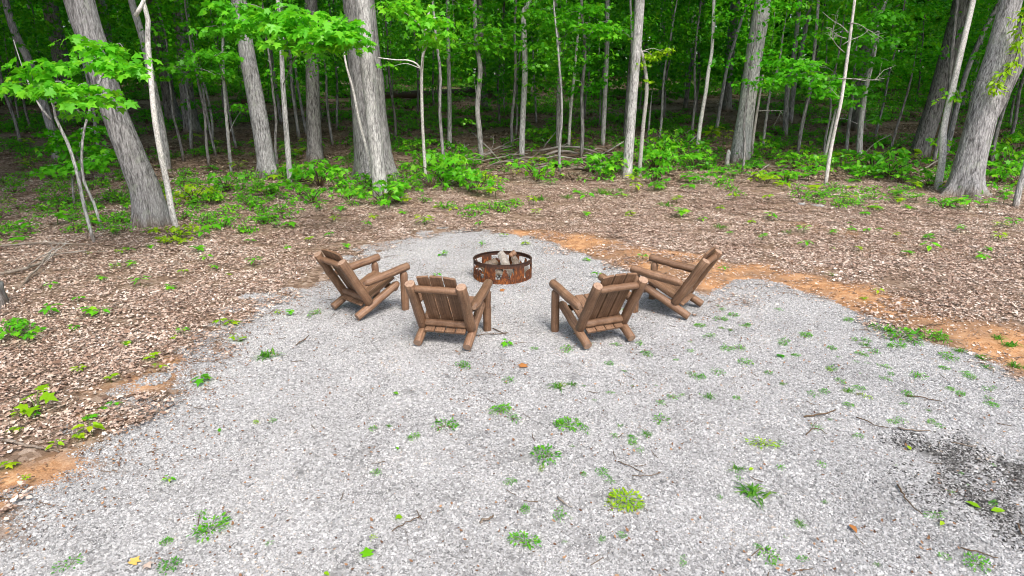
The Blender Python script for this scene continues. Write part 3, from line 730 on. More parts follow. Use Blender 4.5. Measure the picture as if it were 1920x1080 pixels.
sapling('pale sapling with a long side branch reaching the broadest trunk', [(800, 347, 6.5), (795, 290, 6), (792, 210, 6), (792, 130, 5.5), (799, 60, 5), (806, 10, 4)],
        [(770, 15, 50, 12, 110, -3), (800, 38, 40, 14, 130, -3.5), (740, 6, 40, 8, 60, -3), (820, 60, 24, 12, 60, -3.5), (732, 121, 14, 5, 18), (805, 72, 26, 8, 50, -3)], bark='bark_white', h=4.5, lsize=.145, tint0=.5, leaf='leaf_bright',
        extra=lambda root, pts, rad, loc: link('branch', MB().tube(smooth_path([at(791, 133, pts[0][1]), at(782, 120, pts[0][1]), at(765, 113, pts[0][1]), at(740, 112, pts[0][1] - .1), at(708, 108, pts[0][1] - .2)], 12) - loc, np.linspace(.026, .012, 12), 6).mesh('branch', M['bark_white']), root))
sapling('straight spotted pole left of the crooked pole', [(843, 282, 9), (843, 200, 8), (842, 120, 7.5), (840, 0, 7)], [(850, 100, 22, 14, 50, -1.5), (870, 15, 50, 14, 130, -2)], bark='bark_pale', h=6.5, lsize=.13, tint0=.4)
sapling('crooked mottled pole with leaf sprays about head height', [(903, 302, 10), (899, 245, 9.5), (895, 200, 9.5), (900, 130, 9), (893, 85, 8.5), (890, 40, 8), (889, 0, 7.5)],
        [(905, 60, 40, 14, 110), (925, 85, 40, 14, 120), (940, 65, 30, 12, 60), (890, 150, 12, 12, 30), (870, 80, 25, 12, 60), (885, 228, 14, 7, 20)], bark='bark_pale', h=6.5, lsize=.14, tint0=.6, leaf='leaf_bright')
sapling('pale pole with a hooked top behind the brush pile', [(978, 300, 11), (980, 230, 10.5), (984, 140, 10.5), (983, 70, 10), (982, 22, 9), (993, 0, 9)], [(990, 118, 8, 8, 14), (990, 155, 8, 10, 18), (988, 190, 8, 8, 14)], bark='bark_pale', h=12, lsize=.10, tint0=.7, crown=True, lean=.8)
sapling('spindly stem right of the hook-topped pole', [(1006, 232, 4), (1002, 150, 3.5), (997, 60, 3)], bark='bark', h=5)
sapling('thin wavy spotted pole carrying bright leaves over the brush pile', [(1046, 280, 8), (1047, 200, 7.5), (1049, 100, 7), (1043, 50, 6.5), (1042, 0, 6)],
        [(1060, 38, 50, 14, 150, -3), (1110, 48, 44, 14, 150, -3.5), (1030, 14, 45, 12, 100, -3), (1135, 62, 34, 12, 90, -3.5), (1085, 18, 50, 12, 120, -3)], bark='bark_pale', h=5, lsize=.14, tint0=.35, leaf='leaf_bright')
sapling('thin white stem leaning right behind the brush pile', [(1066, 282, 6), (1070, 215, 5.5), (1076, 150, 5), (1085, 60, 4.5), (1088, 10, 4)], [(1075, 130, 45, 16, 120), (1100, 160, 38, 16, 120), (1065, 170, 26, 10, 50)], bark='bark_white', h=5, lsize=.13, tint0=.35)
sapling('grey spotted pole with an arching dead branch over it', [(1130, 274, 9), (1134, 190, 8.5), (1138, 90, 8), (1138, 0, 7.5)], [(1150, 60, 35, 14, 120)], bark='bark_pale', h=7, lsize=.13, tint0=.5,
        extra=lambda root, pts, rad, loc: link('branch', MB().tube(smooth_path([at(1185, 74, pts[0][1] - .3), at(1165, 56, pts[0][1] - .3), at(1140, 50, pts[0][1] - .3), at(1117, 56, pts[0][1] - .3), at(1098, 72, pts[0][1] - .3)], 14) - loc, np.linspace(.03, .012, 14), 6).mesh('branch', M['bark_pale']), root))
sapling('slim dark stem with a leafy yellow-green arching top', [(1198, 333, 8), (1206, 240, 7.5), (1213, 165, 7), (1206, 105, 6), (1200, 88, 4)],
        [(1212, 110, 14, 12, 60), (1225, 102, 18, 8, 70), (1247, 94, 18, 6, 60), (1205, 122, 12, 6, 30), (1212, 150, 8, 6, 14)], bark='dead', h=2.6, leaf='leaf_yellow', lsize=.085)
sapling('thin bent stem right of the leafy yellow-green top', [(1214, 278, 4), (1216, 240, 4), (1218, 208, 3.5)], bark='bark', h=2)
sapling('wavy dark stem in the shade between the two pale trunks', [(1284, 205, 9), (1294, 130, 8), (1308, 60, 7), (1314, 0, 7)], bark='bark_brown', h=12, crown=True)
sapling('bent pale sapling halfway between the two pale trunks', [(1306, 295, 8), (1314, 235, 7.5), (1325, 170, 7), (1330, 135, 7), (1339, 90, 6), (1344, 0, 6)], [(1343, 30, 10, 6, 16)], bark='bark_white', h=6, lsize=.12, tint0=.8)
sapling('thin slanting pole close to the pale trunk with a stub', [(1342, 252, 6.5), (1352, 180, 6), (1366, 110, 5.5), (1402, 0, 5)], bark='bark_pale', h=6, lean=.8)
sapling('thin dead snag with bare twigs right of the pale trunk with a stub', [(1408, 296, 6), (1415, 245, 5.5), (1422, 205, 5), (1432, 140, 4)], bark='dead', h=2.6,
        extra=lambda root, pts, rad, loc: [bare_branch_part(root, at(1421, 208, pts[0][1]) - loc, (.9, 0, .35), 1.0, .016), bare_branch_part(root, at(1428, 165, pts[0][1]) - loc, (-.3, 0, .9), .7, .012)])
sapling('short pale stem right of the dead snag', [(1430, 283, 5), (1436, 235, 5), (1446, 170, 4.5), (1461, 120, 4), (1467, 65, 3)], bark='bark_pale', h=5)
sapling('grey twin stem leaning right, lower and thinner of the pair', [(1472, 256, 10), (1477, 165, 9), (1490, 97, 8.5), (1500, 10, 8)], bark='bark', h=12, crown=True)
sapling('grey twin stem leaning right, taller of the pair', [(1482, 232, 9), (1487, 167, 9), (1502, 92, 8), (1519, 0, 8)], bark='bark', h=12, crown=True)
def dead_limbs(root, pts, rad, loc):
    y = pts[0][1]
    for (a, b, l, r) in [((1572, 148), (1.0, -.1, .22), 1.35, .017), ((1590, 62), (-.8, 0, .9), .9, .012), ((1590, 44), (1, 0, -.05), .8, .012), ((1583, 98), (-.9, -.1, .45), 1.2, .015), ((1580, 84), (.8, .1, .5), .75, .012), ((1587, 72), (-.6, .1, .2), .7, .012), ((1576, 183), (-1, 0, .05), .45, .010)]:
        bare_branch_part(root, at(a[0], a[1], y) - loc, b, l, r)
sapling('bright white sapling with bare dead side branches', [(1547, 352, 7), (1560, 283, 7), (1570, 230, 6.5), (1578, 190, 6.5), (1590, 110, 6), (1604, 0, 5)], bark='bark_white', h=5, extra=dead_limbs)
sapling('thin brown stem crossing the foot of the bright white sapling', [(1543, 312, 5), (1553, 270, 5), (1566, 215, 4), (1575, 190, 3)], bark='dead', h=1.6)
sapling('thin grey stem just right of the bright white sapling', [(1586, 290, 6.5), (1592, 230, 6), (1598, 180, 5.5), (1605, 100, 5)],
        [(1560, 148, 40, 12, 110, -3.5), (1500, 122, 45, 12, 130, -4), (1468, 140, 30, 10, 80, -4), (1600, 165, 26, 14, 80, -3), (1540, 172, 30, 10, 70, -3.5), (1620, 130, 40, 20, 150), (1588, 190, 20, 9, 50, -3), (1525, 145, 35, 12, 90, -4), (1450, 158, 20, 8, 40, -4), (1490, 116, 36, 8, 60, -4), (1600, 100, 30, 16, 90, -2.5), (1560, 60, 26, 12, 50, -2.5)], bark='bark', h=4.2, lsize=.14, tint0=.5, leaf='leaf_bright')
sapling('pale grey pole under the leafy canopy right of the bright white sapling', [(1611, 298, 11), (1616, 235, 10), (1624, 165, 9), (1637, 110, 8), (1650, 40, 7), (1662, 0, 7)],
        [(1640, 30, 40, 16, 120, -3), (1690, 30, 34, 16, 90, -2.5), (1650, 75, 40, 16, 120, -3), (1620, 50, 30, 16, 90, -2), (1640, 110, 30, 12, 70, -2.5), (1630, 165, 26, 12, 60), (1640, 220, 28, 8, 50), (1680, 120, 40, 18, 120), (1540, 225, 20, 6, 24)], bark='bark_pale', h=7, lsize=.14, tint0=.3, leaf='leaf_bright')
sapling('thin leaning stem left of the dark leaning trunk', [(1667, 290, 5), (1680, 240, 4.5), (1696, 190, 4), (1707, 150, 3.5)], bark='bark', h=4)
sapling('white smooth pole between the dark leaning trunk and the huge forked trunk', [(1757, 357, 13), (1763, 300, 12), (1770, 236, 11), (1787, 167, 11), (1808, 75, 10), (1825, 0, 9.5)], [(1780, 180, 14, 8, 30), (1798, 172, 10, 8, 22), (1773, 258, 8, 5, 12)], bark='bark_white', h=12, lsize=.13, tint0=.85, crown=True, lean=.75)
sapling('grey pole right behind the white smooth pole', [(1773, 290, 10), (1790, 220, 9.5), (1806, 160, 9), (1819, 120, 9), (1850, 50, 8), (1880, -5, 8)], bark='bark', h=12, crown=True)
sapling('grey slanting pole visible above the creeper oak fork', [(1800, 205, 9), (1846, 75, 9), (1871, 15, 8)], bark='bark', h=12, crown=True)
sapling('thin grey pole high behind the leafy shade right of centre', [(1706, 150, 8), (1733, 40, 8), (1745, 0, 8)], bark='bark', h=12, crown=True)
sapling('pale stem cut by the right frame edge above the litter', [(1903, 392, 11), (1912, 350, 11), (1924, 310, 10), (1945, 220, 9)], bark='bark_pale', h=6)

# creeper on the forked trunk
cr = T.__globals__['FEET']
Yc = gp(1816, 368)[1] - .45
mb, st = MB(), MB()
vine_px = [(1868, 175), (1872, 150), (1885, 135), (1900, 118), (1908, 95), (1913, 70), (1918, 40), (1922, 15)]
base_c = at(1868, 185, Yc)
V = np.array([at(a, b, Yc) for a, b in vine_px]); st.tube(smooth_path(V - base_c, 24), .008, 5)
for p in smooth_path(V, 26): clump_leaves(mb, p - base_c + rng.normal(0, .05, 3), 6, .12, .17, OVATE, 0, .5, .3, .6)
cv = empty('creeper', base_c); tag(cv, 'green creeper hanging down the limb of the huge forked trunk', 'creeper')
link('stem', st.mesh('stem', M['twig']), cv); link('foliage', mb.mesh('foliage', M['leaf_yellow']), cv)

# ---- the shaded wood behind: understorey saplings, then tall trees that close the canopy
def under_crown(n, seed, size, zlo=1.5):
    mb = MB()
    for q in range(n // 18):
        z = rng.uniform(zlo, 6.8); rr = 1.9 * math.sqrt(rng.random()) * (1 - .35 * abs(z - 3.6) / 3); a = rng.random() * 6.283
        clump_leaves(mb, np.array([rr * math.cos(a), rr * math.sin(a), z]), 18, rng.uniform(.3, .55), size, MAPLE if seed < 3 else OVATE, 0, .35, .3)
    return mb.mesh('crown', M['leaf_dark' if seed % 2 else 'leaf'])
UND = [under_crown(1500, i, .16) for i in range(6)]
UNDL = [under_crown(1500, i, .18, .5) for i in range(4)]
UNDH = [under_crown(1000, i, .13, 3.0) for i in range(4)]
def thin_stem(seed):
    z = np.linspace(-.1, 7.5, 9); P = np.stack([np.cumsum(rng.normal(0, .06, 9)), np.cumsum(rng.normal(0, .06, 9)), z], 1)
    P[:, :2] -= P[1, :2]; mb = MB(); mb.tube(smooth_path(P, 18), np.linspace(.055, .02, 18), 7)
    return mb.mesh('trunk', M['bark' if seed % 2 else 'bark_brown'])
STEM = [thin_stem(i) for i in range(6)]
placed = [(x, y) for x, y, r in FEET]
BACK = []
def free(x, y, d): return all((x - a) ** 2 + (y - b) ** 2 > d * d for a, b in placed)
def in_lane(x, y): return abs(x) < y * .92 + 4
cnt = 0; tries = 0
while cnt < 215 and tries < 6000:
    tries += 1
    y = 19.5 + 42 * rng.random(); x = rng.uniform(-1, 1) * (y * .9 + 4)
    if not free(x, y, 1.1 if y < 26 else 1.6): continue
    placed.append((x, y)); loc = (x, y, float(terr(x, y)))
    far_ = y > 42
    r = empty('sapling', loc, rng.random() * 6.283)
    tag(r, ('thin leafy sapling far back in the dark wood' if far_ else 'thin leafy sapling in the shade of the wood'), 'sapling', 'thin saplings deep in the wood' if far_ else 'thin saplings in the shaded wood')
    i = cnt % 6; s = rng.uniform(.8, 1.25)
    a = link('trunk', STEM[cnt % 6], r); b = link('crown', UNDL[cnt % 4] if y > 37 else UND[(cnt * 5 + cnt // 6) % 6] if y > 26 else UNDH[cnt % 4], r); b.rotation_euler = (0, 0, rng.random() * 6.283)
    r.scale = (s, s, s); cnt += 1
    if not far_: BACK.append((r, 'sapling'))
def tall_stem(seed):
    z = np.linspace(-.2, 13, 10); P = np.stack([np.cumsum(rng.normal(0, .10, 10)), np.cumsum(rng.normal(0, .10, 10)), z], 1); P[:, :2] -= P[1, :2]
    return trunk_mesh(P, np.linspace(.24, .11, 10), 16, M['bark_brown' if seed % 3 else 'bark'], .35, 5, .02, seed), P[-1]
TALL = [tall_stem(i) for i in range(5)]
cnt = 0
for (x, y) in [(-12.5, 8.5), (-15.5, 12.5), (-13.8, 16.5), (-18.5, 9.0), (-19.0, 16.0), (19.5, 16.5), (-11.6, 3.5)]:  # wood continuing out of view, added so its crowns shade the clearing's sides
    placed.append((x, y)); r = empty('tree', (x, y, float(terr(x, y))), x); tag(r, 'tall grey trunk out of view beside the clearing', 'tree', 'tall trunks beside the clearing')
    me, top = TALL[cnt % 5]; cnt += 1
    link('trunk', me, r); o = link('crown', HIGH[cnt % 4], r, Vector(top) - Vector((0, 0, 3.0))); o.scale = (1.2, 1.2, 1)
cnt = 0; tries = 0
while cnt < 150 and tries < 9000:
    tries += 1
    y = 19 + 78 * rng.random(); x = rng.uniform(-1, 1) * (y * .85 + 9)
    q = to_px(np.array([x, y, float(terr(x, y)) + .5]))[0]
    if y < 24 and -60 < q[0] < 1980: continue
    if not free(x, y, 3.4 if y > 30 else 2.8): continue
    placed.append((x, y)); loc = (x, y, float(terr(x, y)))
    r = empty('tree', loc, rng.random() * 6.283); r.scale = (1, 1, rng.uniform(.85, 1.15))
    tag(r, 'tall dark trunk standing far back in the wood' if y > 45 else 'tall dark trunk standing in the shaded wood', 'tree', 'tall trunks far back in the wood' if y > 45 else 'tall trunks in the shaded wood')
    me, top = TALL[cnt % 5]
    link('trunk', me, r); o = link('crown', HIGH[cnt % 4], r, Vector(top) - Vector((0, 0, 3.5))); o.scale = (1.6, 1.6, 1)
    cnt += 1
    if y <= 45: BACK.append((r, 'tree'))
# the far wood, one mass of leaves
mb = MB(); nl = 80000
th = rng.uniform(-.95, .95, nl); dd = rng.uniform(60, 100, nl)
x, y = np.sin(th) * dd, np.cos(th) * dd
z = terr(x, y) + rng.uniform(0, 1, nl) ** .8 * 17 - .3
kp = fbm(x * .35 + 50, z * .6 + y * .3, 91) > .30
mb.leaves(np.stack([x, y, z], 1)[kp], rng.normal(size=(kp.sum(), 3)), rng.normal(size=(kp.sum(), 3)) + [0, 0, 1], rng.uniform(.6, 1.2, kp.sum()), DIAM)
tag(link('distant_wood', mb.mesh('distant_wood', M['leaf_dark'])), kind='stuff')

# ---------------------------------------------------------------- dead wood on the ground
def stick(name, label, px, w0, w1, mat='dead', cat='branch', group=None, lift=None, twigs=0, seg=7, rmin=.004):
    Pg = [gp(a, b) for a, b in px]
    if name == 'twig': w0, w1 = w0 * .68, w1 * .68
    if name == 'fallen_branch': w0, w1 = w0 * .68, w1 * .68
    r0, r1 = max(rmin, w0 / 2 / pxm(Pg[0])), max(rmin, w1 / 2 / pxm(Pg[-1]))
    P = np.array(Pg); n = max(8, 3 * len(px))
    P = smooth_path(P, n); P[:, 2] = ground_z(P[:, 0], P[:, 1]) + np.linspace(r0, r1, n) * .8
    if lift is not None: P[:, 2] += np.interp(np.linspace(0, 1, n), np.linspace(0, 1, len(lift)), lift)
    P[1:-1] += rng.normal(0, .25 * (r0 + r1) * .5 + .004, (n - 2, 3)) * [1, 1, .3]
    c = P[n // 2].copy(); c[2] = ground_z(c[0], c[1])
    rad = np.linspace(r0, r1, n) * rng.uniform(.9, 1.1, n)
    mb = MB(); mb.tube(P - c, rad, seg)
    if twigs:
        root = empty(name, c); tag(root, label, cat, group)
        link('stem', mb.mesh('stem', M[mat]), root)
        for k in range(twigs):
            i = rng.integers(n // 4, n - 1); t = MB()
            bare_branch(t, P[i] - c, nrm(P[min(i + 1, n - 1)] - P[i - 1]) + np.r_[rng.normal(0, .6, 2), abs(rng.normal(0, .35))], rng.uniform(.3, .8), rad[i] * .5, 1)
            link('twig', t.mesh('twig', M[mat]), root)
    else:
        o = link(name, mb.mesh(name, M[mat]), None, c); tag(o, label, cat, group)
BG = 'fallen branches in the brush pile'
stick('fallen_branch', 'pale branch lying topmost along the back of the brush pile', [(1012, 292), (1052, 291), (1085, 291), (1122, 296)], 7, 5, group=BG, lift=[.1, .22, .2, .1], twigs=2)
stick('fallen_branch', 'pale branch poking out at the left end of the brush pile', [(965, 303), (990, 304), (1012, 306)], 6, 5, group=BG, lift=[.05, .1, .05])
stick('fallen_branch', 'longest grey branch running diagonally through the brush pile', [(958, 323), (998, 311), (1060, 297), (1100, 304), (1128, 312)], 6, 8, group=BG, lift=[0, .08, .22, .12, .05], twigs=2)
stick('fallen_branch', 'thick grey branch along the front of the brush pile', [(985, 318), (1035, 314), (1072, 318), (1116, 326)], 6, 7, group=BG, lift=[.02, .08, .05, .02])
stick('fallen_branch', 'dark wet branch in the middle of the brush pile', [(1000, 314), (1040, 306), (1090, 302), (1170, 299)], 7, 6, 'dead_dark', group=BG, lift=[.02, .12, .18, .15], twigs=1)
stick('fallen_branch', 'forked pale stick at the right end of the brush pile', [(1100, 312), (1145, 296), (1168, 288)], 4, 3, group=BG, lift=[.1, .2, .35], twigs=1)
stick('fallen_branch', 'short pale stick leaning up out of the brush pile', [(1120, 322), (1128, 312), (1133, 305)], 4, 2, group=BG, lift=[0, .12, .3])
stick('fallen_branch', 'crooked grey branch under the brush pile', [(1010, 320), (1070, 308), (1125, 303), (1172, 310)], 6, 5, group=BG, lift=[.02, .05, .1, .02])
stick('fallen_branch', 'thin branch rising from the brush pile towards the hook-topped pole', [(952, 322), (920, 298), (885, 276)], 4, 2.5, lift=[0, .25, .5], twigs=2)
stick('fallen_branch', 'slim stick slanting up beside the hook-topped pole', [(990, 302), (1015, 290), (1045, 268)], 3.5, 2, lift=[0, .2, .45], twigs=1)
stick('fallen_branch', 'grey branch lying left of the brush pile beyond the shrubs', [(819, 300), (863, 300), (897, 304)], 6, 4, twigs=2, lift=[.03, .08, .04])
stick('fallen_branch', 'dark branch in front of the brush pile', [(897, 343), (930, 336), (962, 329)], 5, 4, 'dead_dark', lift=[.02, .06, .02])
stick('fallen_branch', 'pale straight stick over pale litter behind the shrubs', [(770, 283), (800, 283), (828, 285)], 5, 4)
stick('fallen_branch', 'thin long stick lying across the shaded floor', [(795, 262), (860, 262), (905, 260), (960, 258)], 4, 3)
stick('fallen_branch', 'pale branch rising right between the slim pale trunk and the bent sapling', [(1257, 294), (1282, 286), (1307, 275)], 5, 3, lift=[0, .15, .4], twigs=1)
stick('fallen_branch', 'flat grey stick right of the slim pale trunk', [(1198, 303), (1235, 304), (1274, 304)], 4, 3, twigs=1)
stick('fallen_branch', 'brown stick in leaves left of the broken stub', [(1282, 333), (1306, 331), (1332, 327)], 4, 3)
stick('fallen_branch', 'pale diagonal branch in front of the pale trunk with a stub', [(1366, 355), (1385, 347), (1410, 337), (1442, 320)], 5, 4, lift=[0, .04, .1, .16], twigs=1)
stick('fallen_branch', 'pale stick lying right of the pale trunk with a stub', [(1400, 314), (1440, 315), (1485, 316)], 4, 3)
stick('fallen_branch', 'grey stick among the seedlings left of the white sapling', [(1440, 351), (1465, 346), (1492, 341)], 4, 3, twigs=1)
stick('fallen_branch', 'bent grey branch propped in shrubs near the white smooth pole', [(1700, 341), (1735, 324), (1772, 308)], 5, 4, lift=[0, .12, .3])
stick('fallen_branch', 'thin pale branch arching right from the pale grey pole', [(1606, 302), (1635, 285), (1668, 271)], 4, 2, lift=[0, .2, .35])
stick('fallen_branch', 'forked grey branch lying at the left frame edge', [(-10, 528), (30, 520), (65, 511), (100, 494), (165, 486)], 10, 3.5, twigs=4, group='fallen branches on the left bank', lift=[.04, .05, .05, .1, .12])
stick('fallen_branch', 'pale twisted branch below the forked grey branch', [(38, 548), (60, 528), (80, 512), (100, 492)], 7, 4, twigs=2, group='fallen branches on the left bank', lift=[0, .05, .1, .16])
stick('fallen_branch', 'long straight stick at the edge of the left undergrowth', [(-5, 472), (60, 467), (130, 467), (170, 466)], 7, 4, group='fallen branches on the left bank', lift=[.05, .06, .06, .03])
stick('fallen_branch', 'grey debarked branch with a knobbed end on the litter', [(8, 838), (40, 844), (75, 849), (112, 853)], 11, 5, group='fallen branches on the left bank', lift=[.02, .02, .01, 0])
stick('fallen_branch', 'thin stick lying at the foot of the leaning trunk', [(195, 452), (240, 449), (283, 446)], 4, 3)
stick('fallen_branch', 'root-like stick right of the forked white sapling', [(325, 417), (340, 413), (360, 408)], 6, 4)
stick('fallen_branch', 'grey stick beyond the shrubs left of the broadest trunk', [(512, 379), (545, 374), (574, 371)], 4, 3)
stick('fallen_branch', 'thin stick in litter under the paler slim trunk', [(628, 389), (660, 388), (690, 386)], 4, 3)
stick('fallen_branch', 'curved stick among leaves near the flared grey trunk', [(385, 290), (410, 285), (440, 282)], 4, 3)
stick('fallen_log', 'long dark rotting log across the shaded floor behind the poles', [(660, 188), (742, 186), (800, 184), (870, 181), (905, 178)], 12, 15, 'dead_dark', 'log', lift=[.05, .05, .06, .05, .05], seg=12)
stick('fallen_log', 'dark log lying behind the upright dark trunk', [(455, 196), (520, 193), (600, 188), (650, 184)], 10, 8, 'dead_dark', 'log', seg=12)
stick('fallen_log', 'dark forked log behind the thin white stem', [(1096, 170), (1130, 182), (1175, 188), (1215, 190)], 9, 6, 'dead_dark', 'log', seg=10, twigs=2)
stick('fallen_log', 'curved dark log behind the leafy canopy right of centre', [(1470, 158), (1500, 170), (1535, 188), (1575, 195)], 9, 8, 'dead_dark', 'log', seg=10)
stick('fallen_log', 'dark log sloping behind the dark leaning trunk', [(1640, 200), (1680, 212), (1720, 222)], 10, 8, 'dead_dark', 'log', seg=10)
stick('fallen_log', 'dark log at far left under the maple leaves', [(-20, 200), (20, 196), (60, 190)], 9, 8, 'dead_dark', 'log', seg=10)
BT = ['thin grey stick tangled in the left part of the brush pile', 'thin pale stick tangled in the middle of the brush pile', 'thin grey stick tangled in the right part of the brush pile']
for k in range(36):
    x0 = rng.uniform(790, 1140); y0 = rng.uniform(292, 326) if x0 > 950 else rng.uniform(294, 320); l = rng.uniform(35, 95); a = rng.normal(0, .16)
    stick('fallen_branch', BT[0 if x0 < 960 else 1 if x0 < 1060 else 2], [(x0, y0), (x0 + l / 2, y0 - l / 2 * a + rng.normal(0, 2)), (x0 + l, y0 - l * a)], rng.uniform(3.6, 5.6), 2.4, 'dead' if rng.random() < .8 else 'dead_dark', group=BG, lift=[0, rng.uniform(.02, .25), rng.uniform(0, .3)], seg=5)
TG = 'bare twigs on the gravel'
def twig(label, px, w0=3.5, w1=2, tw=0, mat='twig'): stick('twig', label, px, w0, w1, mat, 'twig', TG, lift=[.012, .02, .016, .022], seg=5, rmin=.003, twigs=tw)
twig('curved black twig on gravel left of the burnt patch', [(1682, 912), (1692, 932), (1708, 950), (1728, 970)], 5, 3)
twig('straight pale brown twig along the top of the burnt patch', [(1683, 805), (1710, 811), (1742, 812)], 5, 3, mat='dead')
twig('pale twig crossing the burnt patch', [(1782, 832), (1808, 839), (1830, 841)], 4, 3, mat='dead')
twig('dark twig with a raised end on open gravel', [(1507, 785), (1525, 783), (1545, 779), (1566, 773)], 5, 3)
twig('forked dark twig below the dark raised twig', [(1511, 818), (1525, 808), (1536, 809), (1550, 818)], 3.5, 2, 1)
twig('dark twig in front of the burnt patch near the right frame edge', [(1800, 1030), (1835, 1041), (1870, 1052)], 4, 3)
twig('thin twig lying behind the inner left chair', [(880, 632), (915, 630), (952, 627)], 3, 2)
twig('brown twig leading to the weed right of the inner left chair', [(924, 618), (938, 625), (950, 630)], 3, 2)
twig('thin twig crossing gravel below the centre', [(1158, 868), (1185, 880), (1206, 892)], 3, 2)
twig('thin pale twig low on gravel below the centre', [(1185, 895), (1210, 896), (1240, 890)], 3, 2, mat='dead')
twig('dark twig with leaf scraps near the weeds of the right side', [(1605, 785), (1640, 800), (1665, 806)], 3.5, 2)
twig('black twig beside the grass at right', [(1700, 745), (1735, 750), (1765, 757)], 4, 2)
twig('twiggy grey debris where clay meets gravel', [(1725, 620), (1748, 616), (1770, 615)], 4, 2, 3)
twig('thin twig low in the left gravel', [(735, 1000), (760, 985), (790, 972)], 3, 2, 1)
twig('pale brown bark strip on gravel', [(900, 985), (915, 978), (925, 972)], 8, 5, 0, 'dead')
twig('white chip of wood on gravel', [(1046, 937), (1056, 946), (1073, 955)], 8, 3, 0, 'bark_white')
twig('orange brown stick at the lower left gravel edge', [(-4, 942), (15, 942), (36, 939)], 4, 3)
twig('black sliver lying beside the lower right corner', [(1905, 985), (1914, 1000), (1922, 1012)], 5, 3)
twig('thin twig left of the inner left chair', [(555, 650), (570, 640), (580, 632)], 3, 2)

# broken stub, burnt stump, flat stones
def stub(name, label, px, h, r0, r1, mat):
    B = gp(*px); mb = MB(); n = 9
    P = np.stack([np.cumsum(rng.normal(0, .01, n)), np.cumsum(rng.normal(0, .01, n)), np.linspace(-.06, h, n)], 1)
    wob = 1 + .25 * rng.normal(0, .4, (1, 12)) * np.ones((n, 1)); wob[-1] *= .35
    mb.tube(P, np.linspace(r0, r1, n), 12, 0, None, .5, wob)
    o = link(name, mb.mesh(name, M[mat]), None, B); tag(o, label, 'stump')
stub('snag', 'short bleached broken stub beside the pale trunk with a stub', (1364, 318), .62, .075, .05, 'bark_pale')
stub('stump', 'charred black stump on the shaded slope among the poles', (915, 186), .75, .26, .17, 'dead_dark')
def rock(label, px, w, hgt, seed):
    B = gp(*px); m = pxm(B); rw = w / m / 2
    bm = MB(); P = np.stack([np.zeros(6), np.zeros(6), np.array([-.03, 0, .35, .7, .95, 1.0]) * hgt], 1)
    a = np.arange(14) / 14 * 6.283
    wob = (1 + .3 * (vnoise(np.cos(a) * 1.5 + seed * 3, np.sin(a) * 1.5 + 9, seed) - .5) * 2)[None] * np.ones((6, 1))
    bm.tube(P, np.array([.9, 1.0, 1.0, .92, .8, .45]) * rw, 14, 0, None, .62, wob)
    o = link('rock', bm.mesh('rock', M['stone'], smooth=False), None, B); o.scale = (1, .75, 1); o.rotation_euler = (.12, .1, seed); tag(o, label, 'rock', 'flat grey stones in the litter')
stub('stump', 'grey weathered stump cut off by the left frame edge', (-12, 583), .42, .17, .13, 'bark')
rock('flat grey stone in the litter, smaller and further left of two', (1503, 386), 20, .07, 1)
rock('flat grey stone in the litter, larger and nearer the white sapling', (1534, 388), 28, .06, 2)

# ---------------------------------------------------------------- fire ring
RX, RY, RR, RH = -.149, 9.683, .457, .305
def silhouette(u, v):
    """u: metres round the ring, v: 0..1 height -> True where steel stands"""
    if v > .80 or v < .20: return True
    per = 2 * math.pi * RR / 6; k = int(u // per); q = u - k * per - per / 2
    if abs(q) > per * .31: return True                       # plain posts between the openings
    vv = (v - .20) / .60
    def pine(c, w, hmax):
        if vv > hmax: return False
        t = 1 - vv / hmax; saw = (t * 4) % 1.0
        return abs(q - c) < w * (.10 + .62 * t + .28 * saw * t + .05)
    if k % 2 == 0: return pine(0, .085, .98) or pine(.115, .05, .62) or (vv < .12)
    # a four-legged animal shape and a tree
    def ell(cx, cy, a, b): return ((q - cx) / a) ** 2 + ((vv - cy) / b) ** 2 < 1
    an = ell(-.03, .42, .085, .20) or ell(.06, .60, .035, .13) or ell(.095, .56, .03, .07) or (abs(q + .09) < .018 and vv < .4) or (abs(q + .045) < .016 and vv < .4) or (abs(q - .015) < .016 and vv < .4) or (abs(q - .045) < .014 and vv < .42)
    return an or pine(.15, .03, .8) or vv < .08
NA, NV = 288, 26
V = []; 
for j in range(NV + 1):
    a = np.arange(NA) / NA * 2 * math.pi
    wv = .004 * np.sin(3 * a + 1) * (j / NV)
    V.append(np.stack([(RR + wv) * np.cos(a), (RR + wv) * np.sin(a), np.full(NA, RH * j / NV)], 1))
V = np.concatenate(V); F = []
for j in range(NV):
    for i in range(NA):
        u = ((i + .5) / NA * 2 * math.pi - math.radians(-90) + 2 * math.pi / 12 - .1) % (2 * math.pi) * RR
        if silhouette(u, (j + .5) / NV): F.append([j * NA + i, j * NA + (i + 1) % NA, (j + 1) * NA + (i + 1) % NA, (j + 1) * NA + i])
ring = empty('fire_ring', (RX, RY, -.004)); tag(ring, 'round rusty steel fire ring with cut-out pine trees and animals on gravel', 'fire ring')
o = link('ring_wall', MB().add(V, F).mesh('ring_wall', M['rust'], smooth=False), ring)
md = o.modifiers.new('thickness', 'SOLIDIFY'); md.thickness = .005; md.offset = -1
a = np.arange(97) / 96 * 2 * math.pi
mb = MB(); nA = 96; a = np.arange(nA) / nA * 2 * math.pi
for (r_, z_) in ((RR + .004, RH - .002), (RR + .004, RH + .004), (RR - .022, RH + .004), (RR - .022, RH - .002)): mb.v.append(np.stack([r_ * np.cos(a), r_ * np.sin(a), np.full(nA, z_)], 1)); mb.t.append(np.full(nA, .5)); mb.n += nA
Fr = [[k * nA + i, k * nA + (i + 1) % nA, ((k + 1) % 4) * nA + (i + 1) % nA, ((k + 1) % 4) * nA + i] for k in range(4) for i in range(nA)]
mb.f.append(np.array(Fr)); mb.m.append(np.zeros(len(Fr), int))
